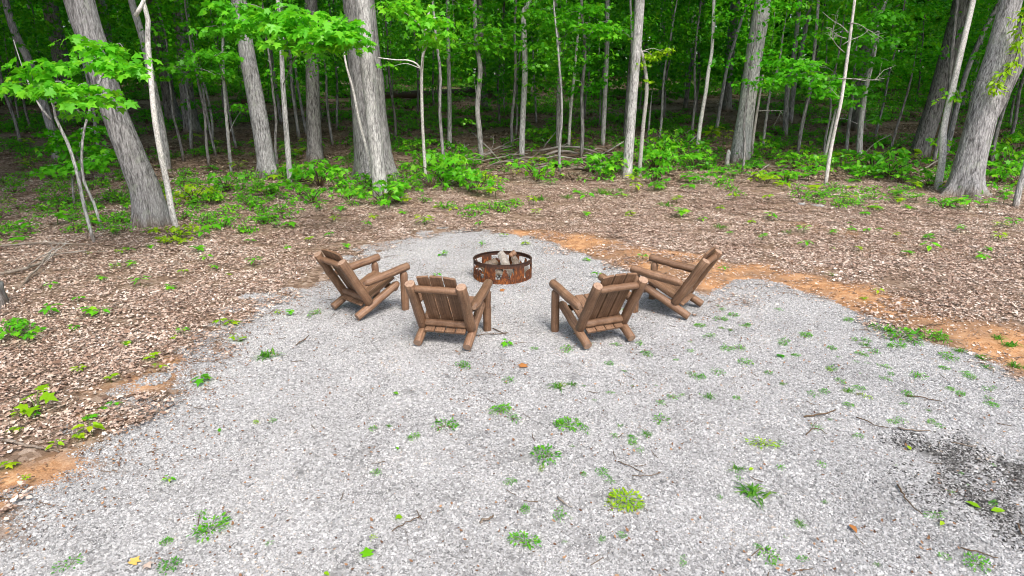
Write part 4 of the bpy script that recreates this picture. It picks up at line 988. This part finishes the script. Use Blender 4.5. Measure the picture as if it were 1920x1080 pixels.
link('rim', mb.mesh('rim', M['rust']), ring)
# ash bed and firewood
ashp = stones(700, .43, M['ash'], .008, .026, .10)
o = link('ash', ashp, None, (RX, RY, .012)); tag(o, kind='stuff')
def firewood(label, p, q, r, mat, split=False, shape=None):
    p, q = np.array(p, float), np.array(q, float); c = np.array([RX, RY, 0.]) + (p + q) / 2; d = (q - p) / 2
    n = 7; P = np.linspace(-1, 1, n)[:, None] * d[None]; P[1:-1] += rng.normal(0, r * .05, (n - 2, 3))
    sg = 12; a = np.arange(sg) / sg * 6.283
    if split: wob = np.clip(.62 / np.maximum(np.abs(np.cos(a - .6)), .62), .5, 1)[None] * (1 + .03 * rng.normal(size=(1, sg))) * np.ones((n, 1))
    else: wob = (1 + .06 * rng.normal(size=(1, sg))) * np.ones((n, 1)) * (1 + .04 * rng.normal(size=(n, 1)))
    mb = MB(); mb.tube(P, np.full(n, r), sg, 0, 1, .5, wob)
    o = link('firewood_log', mb.mesh('firewood_log', [M[mat], M['ashwood']], smooth=not split), None, c); tag(o, label, 'firewood', 'logs burnt in the fire ring')
M['ashwood'] = bark_mat('bleached_wood', (.42, .41, .39), (.66, .65, .63), (.80, .79, .77), 30, 30, .004)
M['greylog'] = bark_mat('ashy_log', (.06, .055, .05), (.25, .235, .22), (.44, .42, .40), 40, 40, .008)
firewood('whitest split log leaning across the middle of the fire ring', (.00, .30, .25), (.09, -.26, .17), .10, 'ashwood', True)
firewood('grey split log leaning right of the white one', (.20, .28, .19), (.26, -.20, .11), .085, 'greylog', True)
firewood('grey weathered log lying at the left wall inside the ring', (-.34, .12, .07), (-.10, .24, .17), .075, 'greylog')
firewood('short brown log stub sticking above the back rim', (.12, .36, .24), (.20, .39, .30), .045, 'log')
firewood('ashy log end against the right wall inside the ring', (.30, .18, .10), (.36, -.10, .16), .06, 'greylog')
firewood('half burnt log low at the front of the ring', (-.20, -.10, .08), (.10, -.24, .10), .055, 'greylog')
firewood('charred thin log low at the left front of the ring', (-.32, -.05, .07), (-.16, -.28, .08), .045, 'dead_dark')
for k in range(16):
    a0 = rng.random() * 6.283; p = np.array([-.12 + rng.normal(0, .1), -.02 + rng.normal(0, .12), rng.uniform(.10, .2)]); d = np.array([math.cos(a0), math.sin(a0), rng.normal(0, .35)]) * rng.uniform(.08, .16)
    mb = MB(); mb.tube(smooth_path([-d, rng.normal(0, .01, 3), d], 6), rng.uniform(.003, .007), 5)
    o = link('kindling_twig', mb.mesh('kindling_twig', M['dead' if k % 3 else 'twig']), None, np.array([RX, RY, 0]) + p); tag(o, 'thin burnt twig heaped beside the white log', 'twig', 'kindling twigs inside the fire ring')

# ---------------------------------------------------------------- log chairs
def logm(p, q, r, name, taper=(0, 0), seg=18, r2=None):
    """a peeled log from p to q; taper: length of the pointed end at each end"""
    p, q = np.array(p, float), np.array(q, float); l = np.linalg.norm(q - p); d = (q - p) / l; r2 = r2 or r
    ss, rr = [], []
    if taper[0]: ss += [0, taper[0] * .5, taper[0]]; rr += [r * .5, r * .82, r]
    else: ss += [0, .006]; rr += [r * .93, r]
    mid = np.linspace(ss[-1], l - max(taper[1], .006), 8)[1:-1]
    ss += list(mid); rr += list(np.linspace(r, r2, 6) * rng.uniform(.975, 1.025, 6))
    if taper[1]: ss += [l - taper[1], l - taper[1] * .5, l]; rr += [r2, r2 * .82, r2 * .5]
    else: ss += [l - .006, l]; rr += [r2, r2 * .93]
    P = p + np.array(ss)[:, None] * d; P[3:-3] += rng.normal(0, r * .05, (len(P) - 6, 3))
    a = np.arange(seg) / seg * 6.283; ph = rng.random() * 6.28
    wob = (1 + .03 * np.sin(2 * a + ph) + .02 * np.sin(3 * a + 2 * ph))[None] * np.ones((len(P), 1))
    ck = rng.integers(0, seg); wob[2:-2, ck] *= .90                       # a drying crack along the log
    mb = MB(); mb.tube(P, np.array(rr), seg, 0, 1, 'angle', wob)
    return mb.mesh(name, [M['log'], M['end']])
XP, XR, XA = .289, .292, .335
PB, PT = np.array([-.17, .198]), np.array([-.519, .800])
dp = (PT - PB) / np.linalg.norm(PT - PB); npv = np.array([-dp[1], dp[0]]) * -1; npv = npv if npv[0] > 0 else -npv
def onpost(t, off=0.): return PB + (PT - PB) * t + npv * off
def plank(name, pts, w, th, ax, mat='log'):
    """a board along pts (list of (centre, up-normal)), width axis ax"""
def slat_mesh(name, c0, c1, wdir, ndir, w, th, slope=0.0, seg=6):
    c0, c1, wdir, ndir = map(lambda v: np.array(v, float), (c0, c1, wdir, ndir)); mb = MB(); n = seg; b = .004
    prof = np.array([[-w / 2, -th / 2 + b], [-w / 2 + b, -th / 2], [w / 2 - b, -th / 2], [w / 2, -th / 2 + b], [w / 2, th / 2 - b], [w / 2 - b, th / 2], [-w / 2 + b, th / 2], [-w / 2, th / 2 - b]])
    V = []; d = nrm(c1 - c0)
    for i in range(n):
        t = i / (n - 1); c = c0 * (1 - t) + c1 * t
        for (u, v) in prof:
            V.append(c + wdir * u + ndir * v + (d * slope * u if i == n - 1 else 0))
    V = np.array(V); F = [[i * 8 + j, i * 8 + (j + 1) % 8, (i + 1) * 8 + (j + 1) % 8, (i + 1) * 8 + j] for i in range(n - 1) for j in range(8)]
    mb.add(V, F, 0, np.tile(np.array([0, .05, .4, .45, .5, .55, .9, .95]) , n)); mb.f.append(np.array([list(range(8))[::-1]])); mb.f.append(np.array([[(n - 1) * 8 + j for j in range(8)]])); mb.m += [np.array([0]), np.array([0])]
    return mb.mesh(name, M['log'], smooth=False)
RF, RB = np.array([.285, .375]), np.array([-.365, .052])     # side rail, front end and foot (y, z)
dr = (RF - RB) / np.linalg.norm(RF - RB); nr = np.array([-dr[1], dr[0]]); nr = nr if nr[1] > 0 else -nr
def v3(x, yz): return (x, yz[0], yz[1])
def chair_set():
    chair_parts = []
    def cpart(name, me): chair_parts.append((name, me))
    for s in (-1, 1):
        cpart('front_leg', logm((s * XA, .345, -.01), (s * XA, .345, .53), .051, 'front_leg', (0, .05)))
        cpart('side_rail', logm(v3(s * XR, RB), v3(s * XR, RF), .050, 'side_rail', (0, .05)))
        cpart('back_post', logm(v3(s * XP, PB), v3(s * XP, PT), .056, 'back_post'))
        cpart('armrest', logm((s * (XA + .005), .415, .583), (s * (XA + .015), -.265, .488), .053, 'armrest', (0, .06)))
    cpart('crossbar', logm(v3(-.262, onpost(.885)), v3(.262, onpost(.885)), .041, 'crossbar', (.035, .035)))
    cpart('crossbar', logm(v3(-.262, onpost(.10)), v3(.262, onpost(.10)), .042, 'crossbar', (.035, .035)))
    cpart('front_stretcher', logm((-.30, .25, .30), (.30, .25, .30), .04, 'front_stretcher', (.03, .03)))
    for i, sx in enumerate((-1, 0, 1)):
        x = sx * .151
        cpart('back_slat', slat_mesh('back_slat', v3(x, onpost(-.07, .058)), v3(x, onpost(1.10 if sx == 0 else 1.085, .058)), (1, 0, 0), (0, *npv), .134, .026, -.16 * sx))
    for sx in (-1.5, -.5, .5, 1.5):
        a0 = RB + dr * .08 + nr * .062; b0 = RF + dr * .01 + nr * .062
        cpart('seat_slat', slat_mesh('seat_slat', v3(sx * .122, a0 + dr * .06), v3(sx * .122, b0), (1, 0, 0), (0, *nr), .112, .024))
    return chair_parts
chairs = [(-1.900, 8.061, -.785, 'log chair set apart at the outer left, turned sideways to the fire ring'), (-.703, 7.028, -.225, 'log chair seen from behind, left of centre, its back to the camera'),
          (.966, 7.090, .421, 'log chair seen from behind, right of centre, leaning toward the fire ring'), (2.080, 8.072, 1.012, 'log chair at the outer right by the orange clay, turned sideways')]
for (x, y, wz, lab) in chairs:
    r = empty('log_chair', (x, y, .008), wz); tag(r, lab, 'chair', 'brown log chairs round the fire ring')
    for nm, me in chair_set(): link(nm, me, r)

# ---------------------------------------------------------------- plants on the gravel and the litter
def weed_clump(seed, n=26):
    mb = MB()
    for k in range(7):
        a = k / 7 * 6.283 + rng.normal(0, .2); l = rng.uniform(.35, .5); e = np.array([math.cos(a) * l, math.sin(a) * l, rng.uniform(.06, .22)])
        mb.tube(np.array([[0, 0, -.02], e * .5 + [0, 0, .05], e]), [.012, .009, .006], 4, 1)
    ka = rng.integers(0, 5, n); r = .5 * rng.random(n) ** .7; a = ka * 1.257 + rng.normal(0, .42, n)
    pos = np.stack([r * np.cos(a), r * np.sin(a), .05 + .22 * rng.random(n) * (1 - r)], 1)
    ax = np.stack([np.cos(a), np.sin(a), rng.normal(.1, .35, n)], 1); no = np.stack([rng.normal(0, .3, n), rng.normal(0, .3, n), np.ones(n)], 1)
    mb.leaves(pos, ax, no, rng.uniform(.07, .17, n), OVATE)
    return mb
def grass_tuft(seed, n=34):
    mb = MB()
    for k in range(n):
        a = rng.random() * 6.283; l = rng.uniform(.35, .62); h = rng.uniform(.08, .36); b = np.r_[rng.normal(0, .10, 2), -.01]
        d = np.array([math.cos(a), math.sin(a), 0]); s = np.array([-d[1], d[0], 0]) * .022
        p1 = b + d * l * .45 + [0, 0, h]; p2 = b + d * l + [0, 0, h * rng.uniform(.3, .9)]
        mb.add([b - s, b + s, p1 - s * .8, p1 + s * .8, p2], [[0, 1, 3], [0, 3, 2], [2, 3, 4]], 0, rng.random())
    return mb
def seedling(seed, n=7, tm=MAPLE, h=.7, sp=.45):
    mb = MB(); mb.tube(np.array([[0, 0, -.05], [.02, .01, h * .5], [0, .03, h]]), [.022, .018, .012], 5, 1)
    pos, ax = [], []
    for k in range(n):
        a = k * 2.4 + rng.normal(0, .3); z = h * rng.uniform(.6, 1.0); l = rng.uniform(.25, 1) * sp
        d = np.array([math.cos(a), math.sin(a), 0.]); e = np.array([d[0] * l * .5, d[1] * l * .5, z])
        mb.tube(np.array([[0, .02, z * .9], e]), [.010, .007], 3, 1)
        pos.append(e); ax.append(d + [0, 0, rng.uniform(-.45, .1)])
    pos, ax = np.array(pos), np.array(ax); no = rng.normal(0, .2, (n, 3)) + [0, 0, 1]
    mb.leaves(pos, ax, no, rng.uniform(.38, .6, n), tm)
    return mb
def shrub(seed, n=150, tm=MAPLE, ls=.105):
    mb = MB()
    for k in range(16):
        a = rng.random() * 6.283; r = .5 * rng.random() ** .6; e = np.array([math.cos(a) * r, math.sin(a) * r, rng.uniform(.12, .55) * (1 - .5 * r)])
        mb.tube(smooth_path([[0, 0, -.05], e * [.4, .4, .6], e], 5), np.linspace(.012, .005, 5), 4, 1)
        clump_leaves(mb, e, max(4, n // 16), rng.uniform(.08, .18), ls, tm, 0, .3, .35)
    return mb
WEED = [weed_clump(i, k) for i, k in enumerate((110, 70, 150, 50, 95, 80))]; GRASS = [grass_tuft(i, 24 + 10 * i) for i in range(3)]
SEED = [seedling(0, 6), seedling(1, 8, OVATE, .6), seedling(2, 5, MAPLE, .45), seedling(3, 10, OVATE, .8, .5)]
SHRUB = [shrub(0), shrub(1, 190), shrub(2, 150, OVATE, .13), shrub(3, 120)]
def protos(lst, nm, mats): return [b.mesh(nm, [M[m] for m in mats], smooth=True) for b in lst]
K = {'weed': protos(WEED, 'weed', ('weed', 'stem')), 'weedy': protos(WEED, 'weed', ('leaf_yellow', 'stem')), 'grass': protos(GRASS, 'grass_tuft', ('grass', 'stem')),
     'seed': protos(SEED, 'seedling', ('leaf_bright', 'stem')), 'seedy': protos(SEED, 'seedling', ('leaf_yellow', 'stem')), 'shrub': protos(SHRUB, 'shrub', ('leaf_bright', 'twig')), 'shruby': protos(SHRUB, 'shrub', ('leaf_yellow', 'twig'))}
NAME = {'weed': 'weed', 'weedy': 'weed', 'grass': 'grass_tuft', 'seed': 'seedling', 'seedy': 'seedling', 'shrub': 'shrub', 'shruby': 'shrub'}
LOOK = {'weed': 'low green weed', 'weedy': 'yellowish green weed', 'grass': 'tuft of grass', 'seed': 'green seedling', 'seedy': 'pale yellow-green seedling', 'shrub': 'leafy green shrub', 'shruby': 'yellow-green leafy shrub'}
plants = []     # (kind, px, py, width px)
gravel_w = [(395, 998, 48), (380, 965, 16), (313, 1018, 16), (130, 1062, 32), (320, 1065, 28), (835, 800, 30), (775, 822, 18), (955, 715, 18), (938, 772, 34), (962, 786, 26), (1020, 858, 36), (1008, 843, 14), (1068, 800, 34), (1095, 806, 22), (1050, 797, 18),
            (1240, 790, 24), (1130, 888, 18), (957, 905, 18), (985, 1020, 40), (1050, 970, 26), (985, 958, 18), (1300, 707, 22), (870, 688, 20), (1062, 656, 20), (1212, 665, 18), (1398, 682, 20), (1510, 630, 18), (1525, 741, 15), (1688, 634, 40), (1652, 620, 26),
            (1678, 652, 22), (1735, 636, 40), (1765, 640, 30), (1712, 646, 20), (1775, 672, 22), (1722, 708, 18), (1702, 742, 18), (1812, 702, 16), (1858, 760, 16), (1750, 968, 26), (1828, 1058, 30), (1440, 1045, 28), (1505, 1050, 16), (590, 590, 20), (1144, 540, 12),
            (1345, 700, 18), (1364, 656, 16), (1350, 600, 18), (1376, 592, 14), (1330, 632, 16), (1312, 612, 14), (1560, 692, 14), (1610, 730, 14), (1575, 716, 16), (1590, 602, 14), (1640, 662, 16), (1185, 832, 16), (1200, 845, 14), (1165, 1005, 12), (705, 888, 14), (1000, 655, 10), (1155, 648, 14), (1100, 648, 12), (1470, 640, 14), (1440, 700, 12), (1625, 640, 14), (1560, 655, 12), (1660, 690, 14), (1800, 740, 14), (1690, 790, 14), (1760, 800, 12), (512, 790, 10), (505, 1020, 10), (700, 805, 12)]
plants += [('weed', *p) for p in gravel_w]
plants += [('weedy', *p) for p in [(1172, 942, 44), (1150, 950, 22), (1190, 950, 20), (1430, 836, 34), (1015, 880, 12), (700, 1010, 12), (480, 793, 10), (1620, 745, 16), (1555, 695, 12)]]
plants += [('grass', *p) for p in [(500, 670, 46), (1048, 727, 44), (1072, 722, 22), (1410, 928, 66), (1380, 882, 36), (1330, 746, 26), (1212, 816, 26), (1162, 800, 18), (1500, 985, 26), (1645, 1060, 14), (1620, 648, 26), (1800, 660, 26), (1840, 672, 26), (1235, 795, 14), (730, 800, 14), (695, 803, 12), (450, 640, 20), (1892, 655, 34), (1870, 640, 28), (1905, 690, 40), (1850, 690, 24), (1560, 520, 20), (1475, 440, 26), (1350, 432, 34), (1250, 390, 34), (1010, 380, 42), (1130, 366, 46), (1065, 375, 30), (1165, 362, 30), (1235, 350, 34), (1590, 735, 22)]]
plants += [('seed', *p) for p in [(380, 720, 30), (320, 905, 16), (545, 592, 14), (1120, 522, 16), (950, 648, 18), (70, 790, 14), (170, 798, 22), (215, 770, 18), (195, 775, 14), (95, 600, 26), (170, 600, 24), (195, 598, 22), (140, 622, 18), (345, 632, 16), (240, 655, 14), (150, 572, 16), (320, 548, 18), (265, 540, 22), (250, 505, 16), (97, 545, 18), (140, 435, 26), (60, 440, 30), (110, 428, 34), (170, 440, 30), (40, 455, 24), (190, 430, 24), (220, 445, 20), (385, 452, 26), (400, 435, 30), (430, 430, 22), (372, 480, 22), (388, 492, 16), (455, 440, 18), (405, 510, 14), (520, 430, 16), (560, 405, 18), (640, 400, 24), (600, 398, 22), (650, 470, 14), (730, 395, 30), (755, 405, 16), (690, 430, 14), (800, 425, 14), (620, 450, 14), (960, 385, 20), (930, 375, 26), (895, 370, 24), (1100, 380, 20), (1300, 345, 26), (1330, 345, 24), (1375, 338, 26), (1430, 343, 24), (1455, 335, 26), (1480, 332, 28), (1515, 345, 24), (1535, 330, 20), (1600, 346, 24), (1620, 380, 20), (1680, 375, 22), (1640, 400, 16), (1790, 392, 26), (1815, 398, 26), (1850, 395, 24), (1880, 385, 24), (1700, 395, 18), (1505, 440, 16), (1365, 445, 12), (1625, 440, 14), (1840, 490, 20), (905, 462, 10), (835, 480, 12), (820, 520, 12), (1100, 490, 12), (1205, 490, 14), (490, 425, 18), (470, 460, 14), (540, 470, 12), (1895, 430, 18), (1800, 440, 16), (1740, 455, 14), (1560, 470, 10)]]
plants += [('seedy', *p) for p in [(175, 822, 34), (150, 830, 18), (110, 845, 22), (15, 885, 26), (40, 790, 18), (240, 655, 12), (415, 614, 18), (435, 612, 22), (440, 640, 14), (285, 685, 22), (300, 700, 18), (330, 640, 12), (150, 706, 16), (210, 722, 20), (85, 745, 12), (30, 815, 20), (50, 905, 12), (1525, 370, 18), (1475, 360, 22), (1640, 395, 18), (1590, 385, 16), (1710, 360, 24), (945, 445, 12), (985, 460, 14), (1000, 388, 16), (880, 395, 16), (850, 400, 14), (700, 412, 18), (630, 420, 16), (580, 460, 14), (345, 520, 14), (430, 520, 12), (230, 480, 16), (345, 465, 16), (1440, 380, 18), (1350, 395, 14), (1870, 455, 18), (1680, 450, 12), (1645, 555, 14), (1620, 565, 12), (520, 590, 10), (455, 641, 12)]]
plants += [('shrub', *p) for p in [(35, 645, 56), (25, 630, 34), (425, 362, 48), (600, 352, 70), (570, 345, 44), (632, 362, 46), (585, 385, 44), (655, 380, 40), (720, 388, 62), (690, 355, 44), (748, 365, 44), (835, 345, 70), (865, 352, 60), (812, 355, 46), (800, 315, 46), (830, 318, 44), (890, 365, 46), (850, 300, 46), (1005, 342, 56), (1105, 326, 50), (1145, 332, 62), (1120, 340, 40), (1235, 305, 62), (1260, 312, 70), (1225, 325, 56), (1285, 300, 52), (1245, 285, 56), (1300, 318, 46), (1225, 345, 36), (1345, 350, 30), (1490, 318, 46), (1520, 322, 44), (1470, 345, 36), (1635, 325, 60), (1665, 335, 66), (1690, 345, 50), (1610, 338, 44), (1740, 352, 40), (1800, 368, 36), (1770, 395, 30), (1870, 345, 60), (1890, 330, 60), (1900, 352, 44), (1860, 305, 56), (1905, 300, 60), (1570, 310, 40), (1440, 300, 44), (1010, 268, 36), (780, 290, 40), (470, 395, 30), (535, 332, 40), (390, 385, 36), (500, 372, 40), (560, 372, 36)]]
plants += [('shruby', *p) for p in [(365, 385, 56), (330, 452, 44), (318, 462, 24), (1060, 270, 34), (1700, 300, 26), (1435, 350, 36), (745, 385, 34), (910, 352, 34)]]
# further plants in the leaf litter and shade, thinning towards the clearing
pr = np.random.default_rng(23); k = 0
while k < 185:
    px, py = pr.uniform(0, 1920), pr.uniform(265, 640)
    if py > 320 + 260 * pr.random() ** 1.3 or 560 < px < 1340 and py > 430 or px > 1340 and py > 520 or px > 480 and py > 520: continue
    B = gp(px, py); k += 1
    plants.append(('seed' if pr.random() < .6 else 'seedy', px, py, pr.uniform(10, 26) * (1.3 if py < 330 else 1)))
k = 0
while k < 95:
    px, py = pr.uniform(1040, 1900), pr.uniform(570, 1060)
    if pr.random() > .25 + .75 * (py < 760): continue
    B = gp(px, py)
    if float(gravel_sd(np.array([B[0]]), np.array([B[1]]))[0]) < .1 or min(math.hypot(B[0] - c[0], B[1] - c[1]) for c in chairs) < .55: continue
    plants.append(('weed' if pr.random() < .75 else 'grass', px, py, pr.uniform(7, 15))); k += 1
LM = {'the fire ring': (942, 520), 'the outer left chair': (675, 575), 'the inner left chair': (830, 625), 'the inner right chair': (1135, 625), 'the outer right chair': (1270, 575), 'the burnt black patch': (1800, 900),
      'the leaning trunk': (287, 425), 'the broadest trunk': (703, 355), 'the brush pile': (1060, 310), 'the slim pale trunk': (1174, 335), 'the pale trunk with a stub': (1388, 305), 'the huge forked trunk': (1816, 370), 'the bright white sapling': (1547, 352),
      'the flat grey stones': (1518, 386), 'the big-leaved plant': (70, 760), 'the flared grey trunk': (503, 335), 'the knobbed branch at lower left': (60, 846), 'the lower left corner': (0, 1080), 'the lower right corner': (1920, 1080), 'the middle of the bottom edge': (960, 1080),
      'the dark raised twig': (1535, 780), 'the left frame edge at mid height': (0, 540), 'the right frame edge at mid height': (1920, 540), 'the orange fallen leaf': (982, 692), 'the forked white sapling': (335, 440)}
ORD = ['nearest', 'second nearest', 'third nearest', 'fourth nearest', 'fifth nearest', 'sixth nearest', 'seventh nearest', 'eighth nearest']
byname = {}
for i, p in enumerate(plants): byname.setdefault(p[0], []).append(i)
label = {}
for kind, ids in byname.items():
    best = {}
    for lm, (lx, ly) in LM.items():
        o_ = sorted(ids, key=lambda i: (plants[i][1] - lx) ** 2 + (plants[i][2] - ly) ** 2)
        for r_, i in enumerate(o_[:8]): best.setdefault(i, []).append((r_, lm))
    for i in ids:
        gnd = ''
        if i in best:
            r_, lm = min(best[i]); label[i] = f'{LOOK[kind]} {ORD[r_]} to {lm}'
        else: label[i] = f'{LOOK[kind]} growing away from chairs, trunks and corners'
for i, (kind, px, py, wd) in enumerate(plants):
    B = gp(px, py); B[2] = float(ground_z(np.array([B[0]]), np.array([B[1]]))[0])
    m = pxm(B); s = wd / m / .62
    if kind.startswith('seed'): s = wd / m / .80
    vs = K[kind]
    o = link(NAME[kind], vs[i % len(vs)], None, B); o.rotation_euler = (0, 0, rng.random() * 6.283); o.scale = (s * rng.uniform(.8, 1.1), s * rng.uniform(.5, 1.0), s * rng.uniform(.8, 1.3)) if NAME[kind] == 'weed' else (s * .78, s * .6, s * .5) if NAME[kind] == 'grass_tuft' else (s, s, s * rng.uniform(.8, 1.2))
    tag(o, label[i], 'plant' if NAME[kind] != 'grass_tuft' else 'grass tuft', {'weed': 'small weeds in the gravel', 'grass_tuft': 'grass tufts', 'seedling': 'tree seedlings in the leaf litter', 'shrub': 'low shrubs at the edge of the wood'}[NAME[kind]])
for nm_, look_ in (('sapling', 'thin leafy sapling, its foot'), ('tree', 'tall shaded trunk, its foot')):
    obs_ = [(r, to_px(np.array(r.location))[0]) for r, c in BACK if c == nm_]; best = {}
    obs_ = [(r, q) for r, q in obs_ if -20 < q[0] < 1940]
    for lm, (lx, ly) in LM.items():
        for k_, (r, q) in enumerate(sorted(obs_, key=lambda o: (o[1][0] - lx) ** 2 + (o[1][1] - ly) ** 2)[:5]): best.setdefault(r.name, []).append((k_, lm))
    for r, q in obs_:
        if r.name in best and min(best[r.name])[0] < 5: k_, lm = min(best[r.name]); r['label'] = f'{look_} {ORD[k_]} to {lm}'
# one plant with large leaves, each its own part
B = gp(72, 782); r = empty('big_leaved_plant', B); tag(r, 'young plant with large bright lobed leaves on the left litter', 'plant')
mb = MB(); ms = []
for k, (a, l, z, s) in enumerate([(.2, .10, .26, .22), (2.6, .12, .22, .22), (-1.2, .09, .16, .24), (1.4, .08, .30, .2), (-2.4, .08, .15, .17)]):
    d = np.array([math.cos(a), math.sin(a), 0.]); e = d * l * .7 + [0, 0, z * .8]; mb.tube(np.array([[0, 0, -.02], d * .03 + [0, 0, z * .6], e]), [.006, .005, .004], 5)
    lf = MB(); lf.leaves(np.zeros((1, 3)), (d + [0, 0, -.5 + .2 * k])[None], np.array([[.25 * math.sin(k * 2), -.3, 1.]]), s * .62, MAPLE, 0, np.array([.0 + .1 * k])); ms.append((lf, e))
link('stem', mb.mesh('stem', M['stem']), r)
for lf, e in ms: link('leaf', lf.mesh('leaf', M['leaf_yellow']), r, e)
# undergrowth deeper in the shade, past counting
up = [b.mesh('undergrowth_patch', [M['leaf'], M['twig']]) for b in (shrub(5, 60), shrub(6, 90, OVATE, .13), shrub(7, 45))] + [b.mesh('undergrowth_patch', [M['leaf_bright'], M['twig']]) for b in (shrub(8, 40), shrub(9, 60, OVATE, .13), shrub(10, 28))]
n = 14000
P = np.stack([rng.uniform(-48, 48, n), 11.5 + 50 * rng.random(n) ** 1.15], 1)
edge = np.where(P[:, 0] < -3, 11.2, np.where(P[:, 0] > 3.5, 13.8, 15.0)) + 1.2 * np.sin(P[:, 0] * 1.3)
P = P[(fbm(P[:, 0] * .38, P[:, 1] * .38, 55) > .45 + .16 * sstep(4, 0, P[:, 1] - edge)) & ~((P[:, 0] > -2.2) & (P[:, 0] < 3.4) & (P[:, 1] > 16.2) & (P[:, 1] < 19.8)) & (P[:, 1] > edge) & (np.abs(P[:, 0]) < P[:, 1] * .9 + 2)]
P3 = np.c_[P, ground_z(P[:, 0], P[:, 1])]
scatter('undergrowth', P3, rng.random(len(P3)) * 6.283, rng.uniform(.22, .6, len(P3)) * (1 + .5 * sstep(20, 30, P3[:, 1])), rng.integers(0, 3, len(P3)) + 3 * (P3[:, 1] < 19.5), up)

# single fallen leaves on the gravel
def fallen(lab, px, w, mat, tint, tm=MAPLE):
    B = gp(*px); s = w / pxm(B); mb = MB(); a = rng.random() * 6.283
    mb.leaves(np.array([[0, 0, .022]]), np.array([[math.cos(a), math.sin(a), .12]]), np.array([[.1, -.25, 1]]), s, tm, 0, np.array([tint]))
    o = link('fallen_leaf', mb.mesh('fallen_leaf', M[mat]), None, B); tag(o, lab, 'leaf', 'single leaves fallen on the gravel')
M['leaf_orange'] = tint_mat('orange_dead_leaf', [(0, (.30, .12, .035)), (.5, (.42, .20, .06)), (1, (.55, .38, .10))], .8, 40)
fallen('orange lobed dead leaf behind the chairs on open gravel', (982, 692), 20, 'leaf_orange', .1)
fallen('yellow dead leaf near the lower left corner of the gravel', (248, 1063), 22, 'leaf_orange', .9)
fallen('tan dead leaf right of the yellow dead leaf', (276, 1062), 20, 'litter', .8)
fallen('pale green fresh leaf on gravel left of centre', (738, 739), 16, 'weed', .9, OVATE)
fallen('bright green leaf on gravel near the bottom edge', (690, 1048), 26, 'leaf', .8)
fallen('bright green leaf below the weeds at left of the bottom edge', (608, 1078), 16, 'leaf_yellow', .4, OVATE)
fallen('bright folded green leaf at the edge of the burnt patch', (1838, 958), 26, 'leaf_yellow', .3, OVATE)
fallen('second bright green leaf at the edge of the burnt patch', (1856, 962), 26, 'leaf_yellow', .4, OVATE)
fallen('yellow-green leaf lying left of the burnt patch', (1706, 848), 16, 'leaf_yellow', .6, OVATE)
fallen('yellow-green leaf beside the curved black twig', (1768, 983), 18, 'leaf_yellow', .6, OVATE)
fallen('long orange leaf blade on gravel near lower right', (1592, 988), 26, 'leaf_orange', .0, OVATE)
fallen('green lobed leaf on the gravel in front of the clay', (1462, 668), 18, 'leaf', .4)
fallen('small green leaf left of the fire ring', (822, 482), 12, 'leaf', .3, OVATE)
fallen('pale green leaf on the orange clay behind the outer right chair', (1200, 483), 10, 'weed', .9)
fallen('green leaf lying alone at lower left gravel', (412, 814), 14, 'weed', .4, OVATE)
fallen('lime leaf lying low on the gravel left of centre', (752, 972), 14, 'leaf_yellow', .3)
fallen('small lime leaf on middle gravel', (748, 847), 10, 'leaf', .8, OVATE)
fallen('reddish leaf scrap in front of the fire ring', (938, 547), 11, 'leaf_orange', .0)
fallen('curled brown leaf at the foot of the outer right chair', (1302, 592), 12, 'litter', .3)
fallen('brown dry leaf caught under the outer left chair', (664, 566), 14, 'litter', .35)
fallen('pale brown dry leaf beside the foot of the outer left chair', (688, 580), 14, 'litter', .6)
fallen('yellow-green leaf on gravel left of the raised twig', (1412, 882), 14, 'leaf_yellow', .7, OVATE)
